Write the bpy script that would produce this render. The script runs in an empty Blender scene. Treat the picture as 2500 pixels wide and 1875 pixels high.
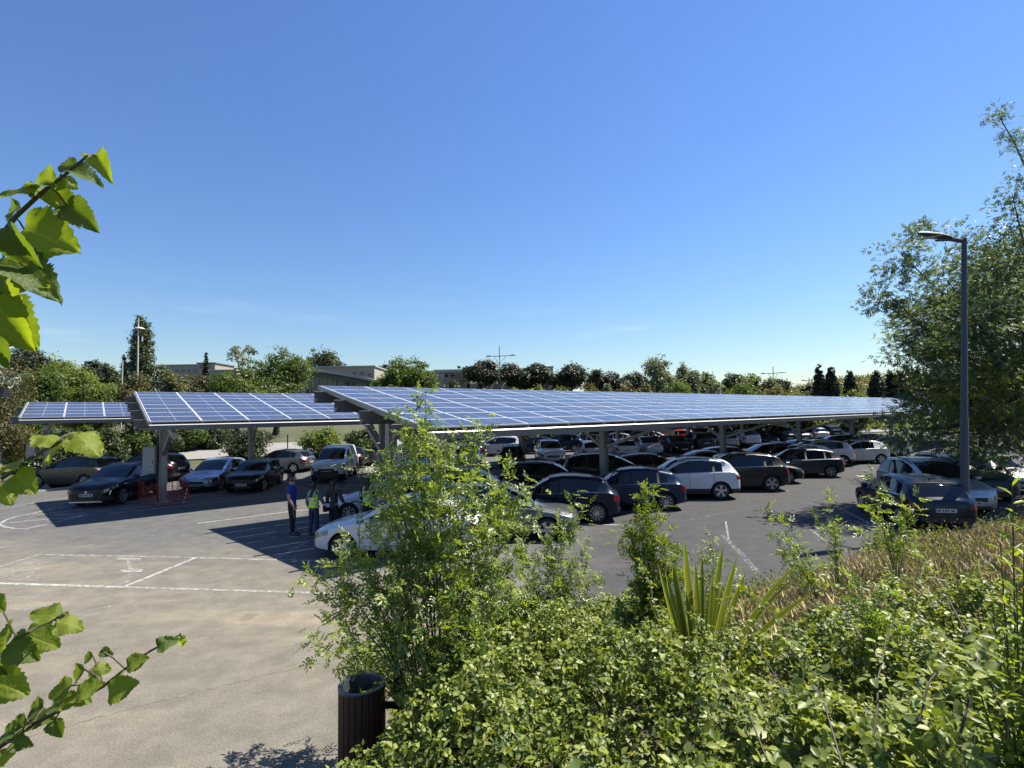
import bpy, bmesh, math, random
import numpy as np
from mathutils import Vector, Matrix, Quaternion
R = math.radians
random.seed(7); rng = np.random.default_rng(7)
S = bpy.context.scene
COL = S.collection

# ---------------------------------------------------------------- camera
CAMH, FPX = 3.55, 1268.8
PITCH, ROLL = R(3.228), R(-0.924)
cam_d = bpy.data.cameras.new('camera'); cam = bpy.data.objects.new('camera', cam_d); COL.objects.link(cam)
cam_d.sensor_width = 36; cam_d.lens = 36*FPX/2500; cam_d.clip_start = 0.05; cam_d.clip_end = 6000
CAMR = Matrix.Rotation(math.pi/2+PITCH, 3, 'X') @ Matrix.Rotation(ROLL, 3, 'Z')
cam.matrix_world = Matrix.Translation((0, 0, CAMH)) @ CAMR.to_4x4()
S.camera = cam

# ---------------------------------------------------------------- sky, sun, exposure
SUN_EL, SUN_AZ = R(54.4), R(64.7)          # azimuth measured from +Y towards +X
SUN = Vector((math.sin(SUN_AZ)*math.cos(SUN_EL), math.cos(SUN_AZ)*math.cos(SUN_EL), math.sin(SUN_EL)))
W = bpy.data.worlds.new('World'); S.world = W; W.use_nodes = True
wn, wl = W.node_tree.nodes, W.node_tree.links
sky = wn.new('ShaderNodeTexSky'); sky.sky_type = 'NISHITA'; sky.sun_disc = False
sky.sun_elevation = SUN_EL; sky.sun_rotation = SUN_AZ
sky.altitude = 60; sky.air_density = 1.55; sky.dust_density = 0.03; sky.ozone_density = 10
bg = wn['Background']; bg.inputs['Strength'].default_value = 0.067
hs = wn.new('ShaderNodeHueSaturation'); hs.inputs['Saturation'].default_value = 1.06; hs.inputs['Hue'].default_value = 0.511
wl.new(sky.outputs[0], hs.inputs['Color'])
# thin fair-weather cloud low over the horizon, all the way round
def wnode(t, **k):
    n = wn.new(t)
    for a, v in k.items(): setattr(n, a, v)
    return n
tcw = wnode('ShaderNodeTexCoord'); mpw = wnode('ShaderNodeMapping'); mpw.inputs['Scale'].default_value = (2.2, 2.2, 16); mpw.inputs['Location'].default_value = (.35, .1, .0)
nzw = wnode('ShaderNodeTexNoise'); nzw.inputs['Scale'].default_value = 1.7; nzw.inputs['Detail'].default_value = 5
r1 = wnode('ShaderNodeMapRange', interpolation_type='SMOOTHSTEP'); r1.inputs[1].default_value = .56; r1.inputs[2].default_value = .78
sxw = wnode('ShaderNodeSeparateXYZ'); r2 = wnode('ShaderNodeMapRange', interpolation_type='SMOOTHSTEP'); r2.inputs[1].default_value = .02; r2.inputs[2].default_value = .09
r3 = wnode('ShaderNodeMapRange', interpolation_type='SMOOTHSTEP'); r3.inputs[1].default_value = .24; r3.inputs[2].default_value = .12
m1 = wnode('ShaderNodeMath', operation='MULTIPLY'); m2 = wnode('ShaderNodeMath', operation='MULTIPLY'); m3 = wnode('ShaderNodeMath', operation='MULTIPLY'); m3.inputs[1].default_value = .26
mxw = wnode('ShaderNodeMix', data_type='RGBA'); mxw.inputs[7].default_value = (7.6, 8.0, 8.6, 1)
wl.new(tcw.outputs['Generated'], mpw.inputs[0]); wl.new(mpw.outputs[0], nzw.inputs['Vector']); wl.new(nzw.outputs['Fac'], r1.inputs[0]); wl.new(tcw.outputs['Generated'], sxw.inputs[0]); wl.new(sxw.outputs['Z'], r2.inputs[0]); wl.new(sxw.outputs['Z'], r3.inputs[0])
wl.new(r1.outputs[0], m1.inputs[0]); wl.new(r2.outputs[0], m1.inputs[1]); wl.new(m1.outputs[0], m2.inputs[0]); wl.new(r3.outputs[0], m2.inputs[1]); wl.new(m2.outputs[0], m3.inputs[0]); wl.new(m3.outputs[0], mxw.inputs[0]); wl.new(hs.outputs[0], mxw.inputs[6]); wl.new(mxw.outputs[2], bg.inputs['Color'])
sun_d = bpy.data.lights.new('sun', 'SUN'); sun_d.energy = 5.0; sun_d.angle = R(0.53); sun_d.color = (1.0, 0.935, 0.83)
sun_o = bpy.data.objects.new('sun', sun_d); COL.objects.link(sun_o)
sun_o.rotation_euler = SUN.to_track_quat('Z', 'Y').to_euler(); sun_o.location = (40, 20, 60)
vs = S.view_settings; vs.view_transform = 'Standard'; vs.look = 'None'; vs.exposure = 1.15; vs.gamma = 1.0; vs.use_curve_mapping = False
S.cycles.max_bounces = 8; S.cycles.diffuse_bounces = 3; S.cycles.glossy_bounces = 3; S.cycles.transmission_bounces = 4; S.cycles.transparent_max_bounces = 6
S.cycles.use_denoising = True

# ---------------------------------------------------------------- photograph pixel -> place
def ray(px, py): return CAMR @ Vector(((px-1250)/FPX, -(py-937.5)/FPX, -1))
def G(px, py, z=0.0):
    d = ray(px, py); t = (z-CAMH)/d.z
    return Vector((d.x*t, d.y*t, z))
def D(px, py, Y):
    d = ray(px, py); t = Y/d.y
    return Vector((d.x*t, Y, CAMH+d.z*t))

# ---------------------------------------------------------------- materials
SUNLIT = {'bank_soil', 'meadow', 'pale_road', 'kerb_concrete', 'crack_dirt', 'galvanised_steel', 'pale_concrete', 'beige_wall', 'roof_sheet', 'bark', 'pale_bark', 'wooded_hill', 'bright_flange', 'brown_grey_beam', 'grey_fascia', 'bramble_cane', 'green_twig', 'lamp_post_grey', 'white_metal', 'cabinet_grey', 'white_sole', 'number_plate'}
def mat(name, col, rough=0.6, metal=0.0, spec=0.5, coat=0.0, noise=None, bump=None, emit=None):
    if name in SUNLIT: col = tuple(c*.66 for c in col)
    m = bpy.data.materials.new(name); m.use_nodes = True
    nt = m.node_tree; b = nt.nodes['Principled BSDF']
    b.inputs['Base Color'].default_value = (*col, 1); b.inputs['Roughness'].default_value = rough
    b.inputs['Metallic'].default_value = metal; b.inputs['Specular IOR Level'].default_value = spec
    b.inputs['Coat Weight'].default_value = coat; b.inputs['Coat Roughness'].default_value = 0.04
    if noise:
        sc, lo, hi = noise
        tc = nt.nodes.new('ShaderNodeTexCoord'); n = nt.nodes.new('ShaderNodeTexNoise'); n.inputs['Scale'].default_value = sc; n.inputs['Detail'].default_value = 6
        mx = nt.nodes.new('ShaderNodeMix'); mx.data_type = 'RGBA'
        mx.inputs[6].default_value = (*[c*lo for c in col], 1); mx.inputs[7].default_value = (*[min(1, c*hi) for c in col], 1)
        nt.links.new(tc.outputs['Object'], n.inputs['Vector']); nt.links.new(n.outputs['Fac'], mx.inputs[0]); nt.links.new(mx.outputs[2], b.inputs['Base Color'])
        if bump:
            bp = nt.nodes.new('ShaderNodeBump'); bp.inputs['Strength'].default_value = bump; bp.inputs['Distance'].default_value = 0.02
            nt.links.new(n.outputs['Fac'], bp.inputs['Height']); nt.links.new(bp.outputs[0], b.inputs['Normal'])
    if emit:
        b.inputs['Emission Color'].default_value = (*emit[0], 1); b.inputs['Emission Strength'].default_value = emit[1]
    return m

def leaf_mat(name, c0, c1, trans=0.4, tcol=None, rough=0.45, spec=0.35):
    """leaf colour varies leaf by leaf between c0 and c1; light passes through the blade"""
    m = bpy.data.materials.new(name); m.use_nodes = True; c0 = tuple(c*1.02 for c in c0); c1 = tuple(c*1.02 for c in c1)
    nt = m.node_tree; nd, lk = nt.nodes, nt.links
    b = nd['Principled BSDF']; b.inputs['Roughness'].default_value = rough; b.inputs['Specular IOR Level'].default_value = spec
    ge = nd.new('ShaderNodeNewGeometry'); rp = nd.new('ShaderNodeMix'); rp.data_type = 'RGBA'
    rp.inputs[6].default_value = (*c0, 1); rp.inputs[7].default_value = (*c1, 1)
    lk.new(ge.outputs['Random Per Island'], rp.inputs[0]); lk.new(rp.outputs[2], b.inputs['Base Color'])
    t = nd.new('ShaderNodeBsdfTranslucent'); hs = nd.new('ShaderNodeMix'); hs.data_type = 'RGBA'; hs.blend_type = 'MULTIPLY'; hs.inputs[0].default_value = 1
    k = tcol or (2.6, 2.3, 0.9)
    hs.inputs[7].default_value = (*k, 1); lk.new(rp.outputs[2], hs.inputs[6]); lk.new(hs.outputs[2], t.inputs['Color'])
    ms = nd.new('ShaderNodeMixShader'); ms.inputs[0].default_value = trans
    lk.new(b.outputs[0], ms.inputs[1]); lk.new(t.outputs[0], ms.inputs[2]); lk.new(ms.outputs[0], nd['Material Output'].inputs['Surface'])
    return m

# ---------------------------------------------------------------- object helpers
def tag(o, label=None, cat=None, group=None, kind=None):
    if label: o['label'] = label
    if cat: o['category'] = cat
    if group: o['group'] = group
    if kind: o['kind'] = kind
    return o
def empty(name, loc=(0, 0, 0), rz=0.0, label=None, cat=None, group=None):
    o = bpy.data.objects.new(name, None); COL.objects.link(o); o.location = loc; o.rotation_euler = (0, 0, rz)
    o.empty_display_size = 0.2
    return tag(o, label, cat, group)
def link(name, me, parent=None, m=None, loc=None, rot=None):
    o = bpy.data.objects.new(name, me); COL.objects.link(o)
    if parent is not None: o.parent = parent
    if m is not None and len(me.materials) == 0: me.materials.append(m)
    if loc is not None: o.location = loc
    if rot is not None: o.rotation_euler = rot
    return o
def mesh(name, V, F, m=None, smooth=False, sharp=None):
    me = bpy.data.meshes.new(name); me.from_pydata([tuple(v) for v in V], [], F)
    if smooth:
        me.polygons.foreach_set('use_smooth', [True]*len(me.polygons))
        if sharp: me.set_sharp_from_angle(angle=R(sharp))
    if m is not None:
        for x in (m if isinstance(m, (list, tuple)) else [m]): me.materials.append(x)
    me.update(); return me
def obj(name, V, F, m, parent=None, smooth=False, sharp=None, loc=None, rot=None):
    return link(name, mesh(name, V, F, m, smooth, sharp), parent, None, loc, rot)
class MB:
    """collects simple solids into one mesh"""
    def __init__(s): s.V = []; s.F = []
    def add(s, V, F):
        n = len(s.V); s.V += [tuple(v) for v in V]; s.F += [tuple(i+n for i in f) for f in F]; return s
    def box(s, c, d, M=None, ch=0.0):
        hx, hy, hz = d[0]/2, d[1]/2, d[2]/2
        if ch <= 0:
            V = [Vector((x*hx, y*hy, z*hz)) for x in (-1, 1) for y in (-1, 1) for z in (-1, 1)]
            F = [(0, 1, 3, 2), (4, 6, 7, 5), (0, 4, 5, 1), (2, 3, 7, 6), (0, 2, 6, 4), (1, 5, 7, 3)]
        else:
            a = ch; V = []
            ring = [(hx-a, -hy), (hx, -hy+a), (hx, hy-a), (hx-a, hy), (-hx+a, hy), (-hx, hy-a), (-hx, -hy+a), (-hx+a, -hy)]
            for z, k in ((-hz, 1), (-hz+a, 0), (hz-a, 0), (hz, 1)):
                for x, y in ring:
                    V.append(Vector((x-(a*k if x > 0 else -a*k), y-(a*k if y > 0 else -a*k), z)))
            F = [tuple(reversed(range(8))), tuple(range(24, 32))]
            for r in range(3):
                for i in range(8): F.append((r*8+i, r*8+(i+1) % 8, r*8+8+(i+1) % 8, r*8+8+i))
        c = Vector(c); V = [((M @ v) if M is not None else v)+c for v in V]
        return s.add(V, F)
    def tube(s, pts, rad, n=8, cap=True):
        pts = [Vector(p) for p in pts]; rad = rad if isinstance(rad, (list, tuple)) else [rad]*len(pts)
        V = []; F = []; up = None
        for i, p in enumerate(pts):
            t = (pts[min(i+1, len(pts)-1)]-pts[max(i-1, 0)])
            t = t.normalized() if t.length > 1e-9 else Vector((0, 0, 1))
            if up is None:
                up = t.cross(Vector((0, 0, 1)))
                if up.length < 1e-3: up = t.cross(Vector((1, 0, 0)))
            up = (up-t*up.dot(t)); up = up.normalized() if up.length > 1e-6 else t.orthogonal().normalized(); w = t.cross(up)
            for k in range(n):
                a = 2*math.pi*k/n; V.append(p+(up*math.cos(a)+w*math.sin(a))*rad[i])
        for i in range(len(pts)-1):
            for k in range(n): F.append((i*n+k, i*n+(k+1) % n, (i+1)*n+(k+1) % n, (i+1)*n+k))
        if cap: F += [tuple(reversed(range(n))), tuple(range((len(pts)-1)*n, len(pts)*n))]
        return s.add(V, F)
    def lathe(s, prof, n=16, c=(0, 0, 0), axis='Z', closed=False):
        V = []; F = []; c = Vector(c)
        for r, z in prof:
            for k in range(n):
                a = 2*math.pi*k/n
                if axis == 'Z': V.append(c+Vector((r*math.cos(a), r*math.sin(a), z)))
                else: V.append(c+Vector((r*math.cos(a), z, r*math.sin(a))))
        m = len(prof)
        for i in range(m if closed else m-1):
            j = (i+1) % m
            for k in range(n): F.append((i*n+k, i*n+(k+1) % n, j*n+(k+1) % n, j*n+k))
        return s.add(V, F)
    def build(s, name, m, parent=None, smooth=False, sharp=35, loc=None, rot=None):
        return obj(name, s.V, s.F, m, parent, smooth, sharp, loc, rot)
    def mesh(s, name, m=None, smooth=False, sharp=35): return mesh(name, s.V, s.F, m, smooth, sharp)

def fastmesh(name, V, tris, m):
    """big triangle meshes from arrays"""
    me = bpy.data.meshes.new(name); V = np.asarray(V, np.float32); T = np.asarray(tris, np.int32)
    me.vertices.add(len(V)); me.vertices.foreach_set('co', V.ravel())
    me.loops.add(T.size); me.loops.foreach_set('vertex_index', T.ravel())
    me.polygons.add(len(T)); me.polygons.foreach_set('loop_start', np.arange(0, T.size, 3, dtype=np.int32))
    me.update(calc_edges=True); me.materials.append(m); return me
def nrm(a): return a/np.maximum(np.linalg.norm(a, axis=-1, keepdims=True), 1e-9)
def leaves(name, P, A, N, L, Wd, m, parent=None, fold=0.18, droop=0.12, kind=None):
    """one folded blade per row: base P, axis A, face normal N, length L, width Wd"""
    P, A, N = np.asarray(P, float), nrm(np.asarray(A, float)), np.asarray(N, float)
    U = nrm(np.cross(A, N)); N = np.cross(U, A); n = len(P)
    L = np.broadcast_to(L, (n,))[:, None]; Wd = np.broadcast_to(Wd, (n,))[:, None]
    V = np.empty((n, 4, 3)); V[:, 0] = P
    V[:, 1] = P+A*L*.42+U*Wd*.5+N*Wd*fold; V[:, 2] = P+A*L*.42-U*Wd*.5+N*Wd*fold; V[:, 3] = P+A*L-N*L*droop
    b = np.arange(n)[:, None]*4
    T = np.concatenate([b+np.array([0, 3, 1]), b+np.array([0, 2, 3])], 0)
    o = link(name, fastmesh(name, V.reshape(-1, 3), T, m), parent)
    if kind: o['kind'] = kind
    return o
def rdir(n): return nrm(rng.normal(size=(n, 3)))
# ================================================================ ground
def asphalt_mat():
    m = bpy.data.materials.new('asphalt'); m.use_nodes = True
    nt = m.node_tree; nd, lk = nt.nodes, nt.links; b = nd['Principled BSDF']
    tc = nd.new('ShaderNodeTexCoord')
    def noise(scale, detail=5, rough=.6, vec=None):
        n = nd.new('ShaderNodeTexNoise'); n.inputs['Scale'].default_value = scale; n.inputs['Detail'].default_value = detail; n.inputs['Roughness'].default_value = rough
        lk.new(vec or tc.outputs['Object'], n.inputs['Vector']); return n.outputs['Fac']
    def ramp(f, a, bb, lo=0, hi=1):
        r = nd.new('ShaderNodeMapRange'); r.interpolation_type = 'SMOOTHSTEP'; r.inputs[1].default_value = a; r.inputs[2].default_value = bb
        r.inputs[3].default_value = lo; r.inputs[4].default_value = hi; lk.new(f, r.inputs[0]); return r.outputs[0]
    def mix(f, a, c, mode='MIX'):
        x = nd.new('ShaderNodeMix'); x.data_type = 'RGBA'; x.blend_type = mode
        for s, v in ((0, f), (6, a), (7, c)):
            if isinstance(v, (int, float)): x.inputs[s].default_value = v
            elif isinstance(v, tuple): x.inputs[s].default_value = (*v, 1)
            else: lk.new(v, x.inputs[s])
        return x.outputs[2]
    def math_(op, a, c):
        x = nd.new('ShaderNodeMath'); x.operation = op
        for s, v in ((0, a), (1, c)):
            if isinstance(v, (int, float)): x.inputs[s].default_value = v
            else: lk.new(v, x.inputs[s])
        return x.outputs[0]
    sep = nd.new('ShaderNodeSeparateXYZ'); lk.new(tc.outputs['Object'], sep.inputs[0])
    mp = nd.new('ShaderNodeMapping'); mp.inputs['Rotation'].default_value = (0, 0, R(-12)); mp.inputs['Scale'].default_value = (.22, 1.1, 1); lk.new(tc.outputs['Object'], mp.inputs[0])
    # old sun-bleached paving to the left, newer dark asphalt to the right of the saplings
    near_ = math_('ADD', math_('ADD', math_('MULTIPLY', sep.outputs['Y'], -.20), math_('MULTIPLY', sep.outputs['X'], -.05)), math_('MULTIPLY', noise(.22, 4), 2.2))
    worn = math_('ADD', math_('MULTIPLY', math_('ADD', sep.outputs['X'], math_('MULTIPLY', sep.outputs['Y'], -.18)), -.26), math_('MULTIPLY', noise(.35, 4), 1.6))
    wf = ramp(worn, .55, 1.75)
    base = mix(wf, (.051, .051, .052), (.100, .098, .094))
    tf = math_('MULTIPLY', ramp(near_, -1.75, -.55), wf); base = mix(tf, base, (.152, .139, .110))
    # blown sand in streaks, only on the worn side
    sandf = math_('MULTIPLY', ramp(noise(.55, 6, .65, mp.outputs[0]), .46, .70), tf)
    base = mix(math_('MULTIPLY', sandf, .55), base, (.285, .240, .165))
    pale = math_('MULTIPLY', ramp(noise(1.3, 5, .7, mp.outputs[0]), .60, .75), wf)
    base = mix(math_('MULTIPLY', pale, .45), base, (.25, .245, .235))
    # aggregate speckle and blotches
    sp = ramp(noise(52, 4, .75), .30, .72, .64, 1.40)
    g = nd.new('ShaderNodeCombineColor')
    for i in range(3): lk.new(sp, g.inputs[i])
    base = mix(1.0, base, g.outputs[0], 'MULTIPLY')
    bl = ramp(noise(2.2, 6, .7), .3, .75, .80, 1.16)
    g2 = nd.new('ShaderNodeCombineColor')
    for i in range(3): lk.new(bl, g2.inputs[i])
    base = mix(1.0, base, g2.outputs[0], 'MULTIPLY')
    oil = ramp(noise(.9, 3, .5), .66, .74)
    base = mix(math_('MULTIPLY', oil, .35), base, (.03, .03, .03))
    lk.new(base, b.inputs['Base Color']); b.inputs['Roughness'].default_value = .88; b.inputs['Specular IOR Level'].default_value = .25
    bp = nd.new('ShaderNodeBump'); bp.inputs['Strength'].default_value = .5; bp.inputs['Distance'].default_value = .006
    lk.new(noise(95, 3, .7), bp.inputs['Height']); lk.new(bp.outputs[0], b.inputs['Normal'])
    return m
M_asphalt = asphalt_mat()
M_earth = mat('bank_soil', (.060, .050, .030), .95, noise=(1.5, .5, 1.7), bump=.4)
M_meadow = mat('meadow', (.088, .098, .042), .95, noise=(.6, .5, 1.6), bump=.3)
M_road = mat('pale_road', (.33, .32, .30), .9, noise=(3, .8, 1.2))
M_kerb = mat('kerb_concrete', (.42, .41, .39), .85, noise=(6, .75, 1.2), bump=.2)

def sheet(name, pts, z, m):
    return tag(obj(name, [(x, y, z) for x, y in pts], [tuple(range(len(pts)))], m), kind='structure')
sheet('ground', [(-2500, -400), (2500, -400), (2500, 3000), (-2500, 3000)], -.012, M_meadow)
LOT = [(-60, -6), (60, -6), (90, 30), (90, 95), (40, 92), (-8, 54), (-24, 43.5), (-36, 31.5), (-60, 26)]
sheet('parking_lot', LOT, 0.0, M_asphalt)

# ---- the road behind the car park, on a gentle rise
def hill(x, y):
    q = y-.42*x                       # distance beyond the lot's far edge
    return max(0.0, min(1, (q-47)/26))**1.3*2.6*(1-.8*max(0.0, min(1.0, (x+5)/25)))
V = []; F = []; nx, ny = 60, 26
for j in range(ny):
    for i in range(nx):
        x = -110+i*5; q = 46+(j/(ny-1))**1.7*190; y = q+.42*x; V.append((x, y, hill(x, y)-.008+(.0 if j else -.01)))
for j in range(ny-1):
    for i in range(nx-1): F.append((j*nx+i, j*nx+i+1, (j+1)*nx+i+1, (j+1)*nx+i))
tag(obj('terrain', V, F, M_meadow, None, True), kind='structure')
V = []; F = []
for i in range(60):
    x = -110+i*5
    for q in (51.5, 55, 59.5): y = q+.42*x; V.append((x, y, hill(x, y)+.10))
for i in range(59):
    for k in range(2): F.append((i*3+k, i*3+3+k, i*3+4+k, i*3+1+k))
tag(obj('road', V, F, M_road, None, True), kind='structure')

# ---- kerb along the verge under the hedge
def kerb(name, pts, h=.12, w=.16):
    mb = MB()
    for a, c in zip(pts[:-1], pts[1:]):
        a, c = Vector((*a, 0)), Vector((*c, 0)); d = (c-a); n = max(1, int(d.length/1.0)); rot = Matrix.Rotation(math.atan2(d.y, d.x), 3, 'Z')
        for i in range(n):
            p = a+d*((i+.5)/n); mb.box((p.x, p.y, h/2-.02+rng.uniform(-.004, .004)), (d.length/n-.012, w, h+.04), rot, .012)
    return tag(mb.build(name, M_kerb), kind='structure')
g0, g1, g2 = G(-120, 1208), G(0, 1212), G(300, 1180)
kerb('kerb', [(g0.x, g0.y), (g1.x, g1.y), (g2.x, g2.y), (-8, 49.5)])

# ---- painted markings
M_paint = bpy.data.materials.new('road_paint'); M_paint.use_nodes = True
def paint(m, col, lo, hi):
    nt = m.node_tree; nd, lk = nt.nodes, nt.links; b = nd['Principled BSDF']; b.inputs['Roughness'].default_value = .8; b.inputs['Base Color'].default_value = (*col, 1)
    tc = nd.new('ShaderNodeTexCoord'); n = nd.new('ShaderNodeTexNoise'); n.inputs['Scale'].default_value = 7; n.inputs['Detail'].default_value = 8; n.inputs['Roughness'].default_value = .75
    r = nd.new('ShaderNodeMapRange'); r.inputs[1].default_value = lo; r.inputs[2].default_value = hi
    t = nd.new('ShaderNodeBsdfTransparent'); ms = nd.new('ShaderNodeMixShader')
    lk.new(tc.outputs['Object'], n.inputs['Vector']); lk.new(n.outputs['Fac'], r.inputs[0]); lk.new(r.outputs[0], ms.inputs[0])
    lk.new(t.outputs[0], ms.inputs[1]); lk.new(b.outputs[0], ms.inputs[2]); lk.new(ms.outputs[0], nd['Material Output'].inputs['Surface'])
paint(M_paint, (.36, .355, .33), .36, .56)
M_worn = bpy.data.materials.new('worn_paint'); M_worn.use_nodes = True; paint(M_worn, (.36, .35, .32), .40, .62)
M_faint = bpy.data.materials.new('faint_paint'); M_faint.use_nodes = True; paint(M_faint, (.31, .30, .27), .46, .70)
def stripe(pix, w=.09, m=M_paint, z=.004, name='painted_line'):
    P = [G(*p) for p in pix]; V = []; F = []
    for i, p in enumerate(P):
        t = (P[min(i+1, len(P)-1)]-P[max(i-1, 0)]).normalized(); s = Vector((-t.y, t.x, 0))*w/2
        V += [(p.x+s.x, p.y+s.y, z), (p.x-s.x, p.y-s.y, z)]
    for i in range(len(P)-1): F.append((i*2, i*2+1, i*2+3, i*2+2))
    return tag(obj(name, V, F, m), kind='structure')
ZA = lambda x, y: (x*.2291, 940+y*.2291)
stripe([ZA(-60, 1495), ZA(0, 1478), ZA(60, 1440), ZA(180, 1400), ZA(340, 1370), ZA(560, 1320), ZA(790, 1285)], .10)
stripe([ZA(-60, 1480), ZA(0, 1492), ZA(60, 1515), ZA(160, 1530), ZA(265, 1534), ZA(580, 1465), ZA(940, 1380)], .10, z=.005)
stripe([ZA(10, 1476), ZA(300, 1450), ZA(560, 1425), ZA(900, 1387)], .14, M_worn, .006)
stripe([ZA(350, 1378), ZA(940, 1384)], .08, M_worn, .007)
stripe([ZA(0, 1318), ZA(380, 1250), ZA(740, 1193)], .08, M_worn)
stripe([(481, 1278), (600, 1263), (699, 1250), (760, 1243)], .10)
stripe([(300, 1306), (450, 1308.5), (600, 1310), (743, 1312.5)], .06, M_faint)
stripe([(95, 1354.5), (300, 1358), (477, 1362)], .08, M_worn, z=.005); stripe([(477, 1362), (672, 1367), (800, 1369)], .10, M_worn)
stripe([(477, 1362), (390, 1398), (300.7, 1433.6)], .11, z=.006)
stripe([(300.7, 1433.6), (150, 1429), (0, 1424.6), (-80, 1422)], .12, z=.004); stripe([(300, 1433.6), (500, 1440), (740, 1447), (900, 1452)], .10, M_worn, .005)
stripe([(95, 1354.5), (0, 1384), (-60, 1402)], .10, M_worn, .007)
stripe([(672, 1366), (757, 1320)], .10, M_worn, .006)
stripe([(0, 1496), (170, 1472)], .22, M_faint); stripe([(180, 1500), (330, 1468)], .08, M_faint, .005)
stripe([(1763.5, 1306), (1807, 1350), (1850, 1398)], .13, M_faint); stripe([(1771.6, 1273), (1779, 1317)], .05, M_worn, .006)
stripe([(1666, 1272), (1720, 1262), (1761, 1253)], .05, M_faint)
for a in ([(1380, 1281), (1512.5, 1281.5)], [(1560, 1247), (1652, 1249)], [(1680, 1222.5), (1765, 1222)], [(1840, 1199), (1925, 1198)], [(2100, 1148), (2215, 1148)]): stripe(a, .09)
stripe([(2061, 1246.5), (2151, 1292)], .10, M_worn); stripe([(1975, 1290), (2040, 1340)], .10, M_faint)
stripe([(1480, 1296), (1330, 1330), (1250, 1345)], .05, M_faint)
# faded wheelchair symbol and rubbed-out patches in the empty bay
def decal(name, pix, m, z):
    P = [G(*p) for p in pix]; return tag(obj(name, [(p.x, p.y, z) for p in P], [tuple(range(len(P)))], m), kind='structure')
decal('faded_symbol', [(283, 1361), (345, 1364), (342, 1370), (285, 1368)], M_worn, .008)
decal('faded_symbol', [(309, 1371), (317, 1371), (322, 1392), (313, 1393)], M_worn, .008)
decal('faded_symbol', [(292, 1393), (322, 1388), (350, 1391), (346, 1397), (322, 1399), (296, 1398)], M_worn, .009)
decal('faded_symbol', [(312, 1400), (324, 1400), (316, 1424), (300, 1426)], M_faint, .008)
decal('faded_patch', [(0, 1388), (60, 1372), (100, 1362), (92, 1420), (40, 1419), (0, 1416)], M_faint, .0085)
# expansion crack across the near paving
cp = []
for i in range(60):
    f = i/59; x = -40+f*900; y = 1830-f*215-18*math.sin(f*2.2); p = G(x, y); cp.append((p.x, p.y+rng.normal()*.018))
V = []; F = []
for i, (x, y) in enumerate(cp):
    w = abs(rng.normal())*.018+.006; V += [(x, y-w, .003), (x, y+w, .003)]
for i in range(len(cp)-1): F.append((i*2, i*2+2, i*2+3, i*2+1))
M_crack = mat('crack_dirt', (.15, .125, .095), .95, noise=(9, .5, 2.6))
tag(obj('asphalt_crack', V, F, M_crack), kind='structure')

# ---- the bank the photographer stands on
BP = np.array([(-40, 2.6), (-6, 3.3), (-1.9, 4.25), (-1.15, 5.2), (0.35, 7.2), (1.3, 8.7), (5.2, 10.6), (8.9, 13.4), (14.2, 15.7), (26, 22), (70, 46)], float)
def bank_s(x, y):
    """signed distance into the bank (positive on the camera side)"""
    P = np.stack([np.asarray(x, float), np.asarray(y, float)], -1); best = np.full(P.shape[:-1], 1e9); sg = np.zeros(P.shape[:-1])
    for a, c in zip(BP[:-1], BP[1:]):
        d = c-a; t = np.clip(((P-a)@d)/(d@d), 0, 1); q = P-(a+t[..., None]*d); dist = np.linalg.norm(q, axis=-1)
        cr = d[0]*(P[..., 1]-a[1])-d[1]*(P[..., 0]-a[0]); u = dist < best; best = np.where(u, dist, best); sg = np.where(u, np.where(cr < 0, 1, -1), sg)
    return best*sg
def bank_z(x, y):
    s = np.maximum(bank_s(x, y), 0); far = np.clip((np.asarray(x, float)-5)/9, 0, 1)
    return (1.72*(1-np.exp(-(s*.28)**1.2)))*(1-.80*far*np.clip(1.7-s/9, 0, 1))
xs = np.concatenate([np.linspace(-40, -4, 14), np.linspace(-3, 16, 64), np.linspace(17, 70, 22)]); ys = np.concatenate([np.linspace(-9, 0, 8), np.linspace(.4, 17, 56), np.linspace(18, 48, 16)])
XX, YY = np.meshgrid(xs, ys); ss = bank_s(XX, YY); ZZ = bank_z(XX, YY)+np.where(ss > .4, .03*np.sin(XX*3.1)*np.cos(YY*2.7), 0); ZZ = np.where(ss < -.05, -.06, ZZ+.01)
V = np.stack([XX, YY, ZZ], -1).reshape(-1, 3); nX = len(xs)
F = [(j*nX+i, j*nX+i+1, (j+1)*nX+i+1, (j+1)*nX+i) for j in range(len(ys)-1) for i in range(nX-1) if ss[j:j+2, i:i+2].max() > -.3]
tag(obj('bank', V, F, M_earth, None, True), kind='structure')

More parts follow.
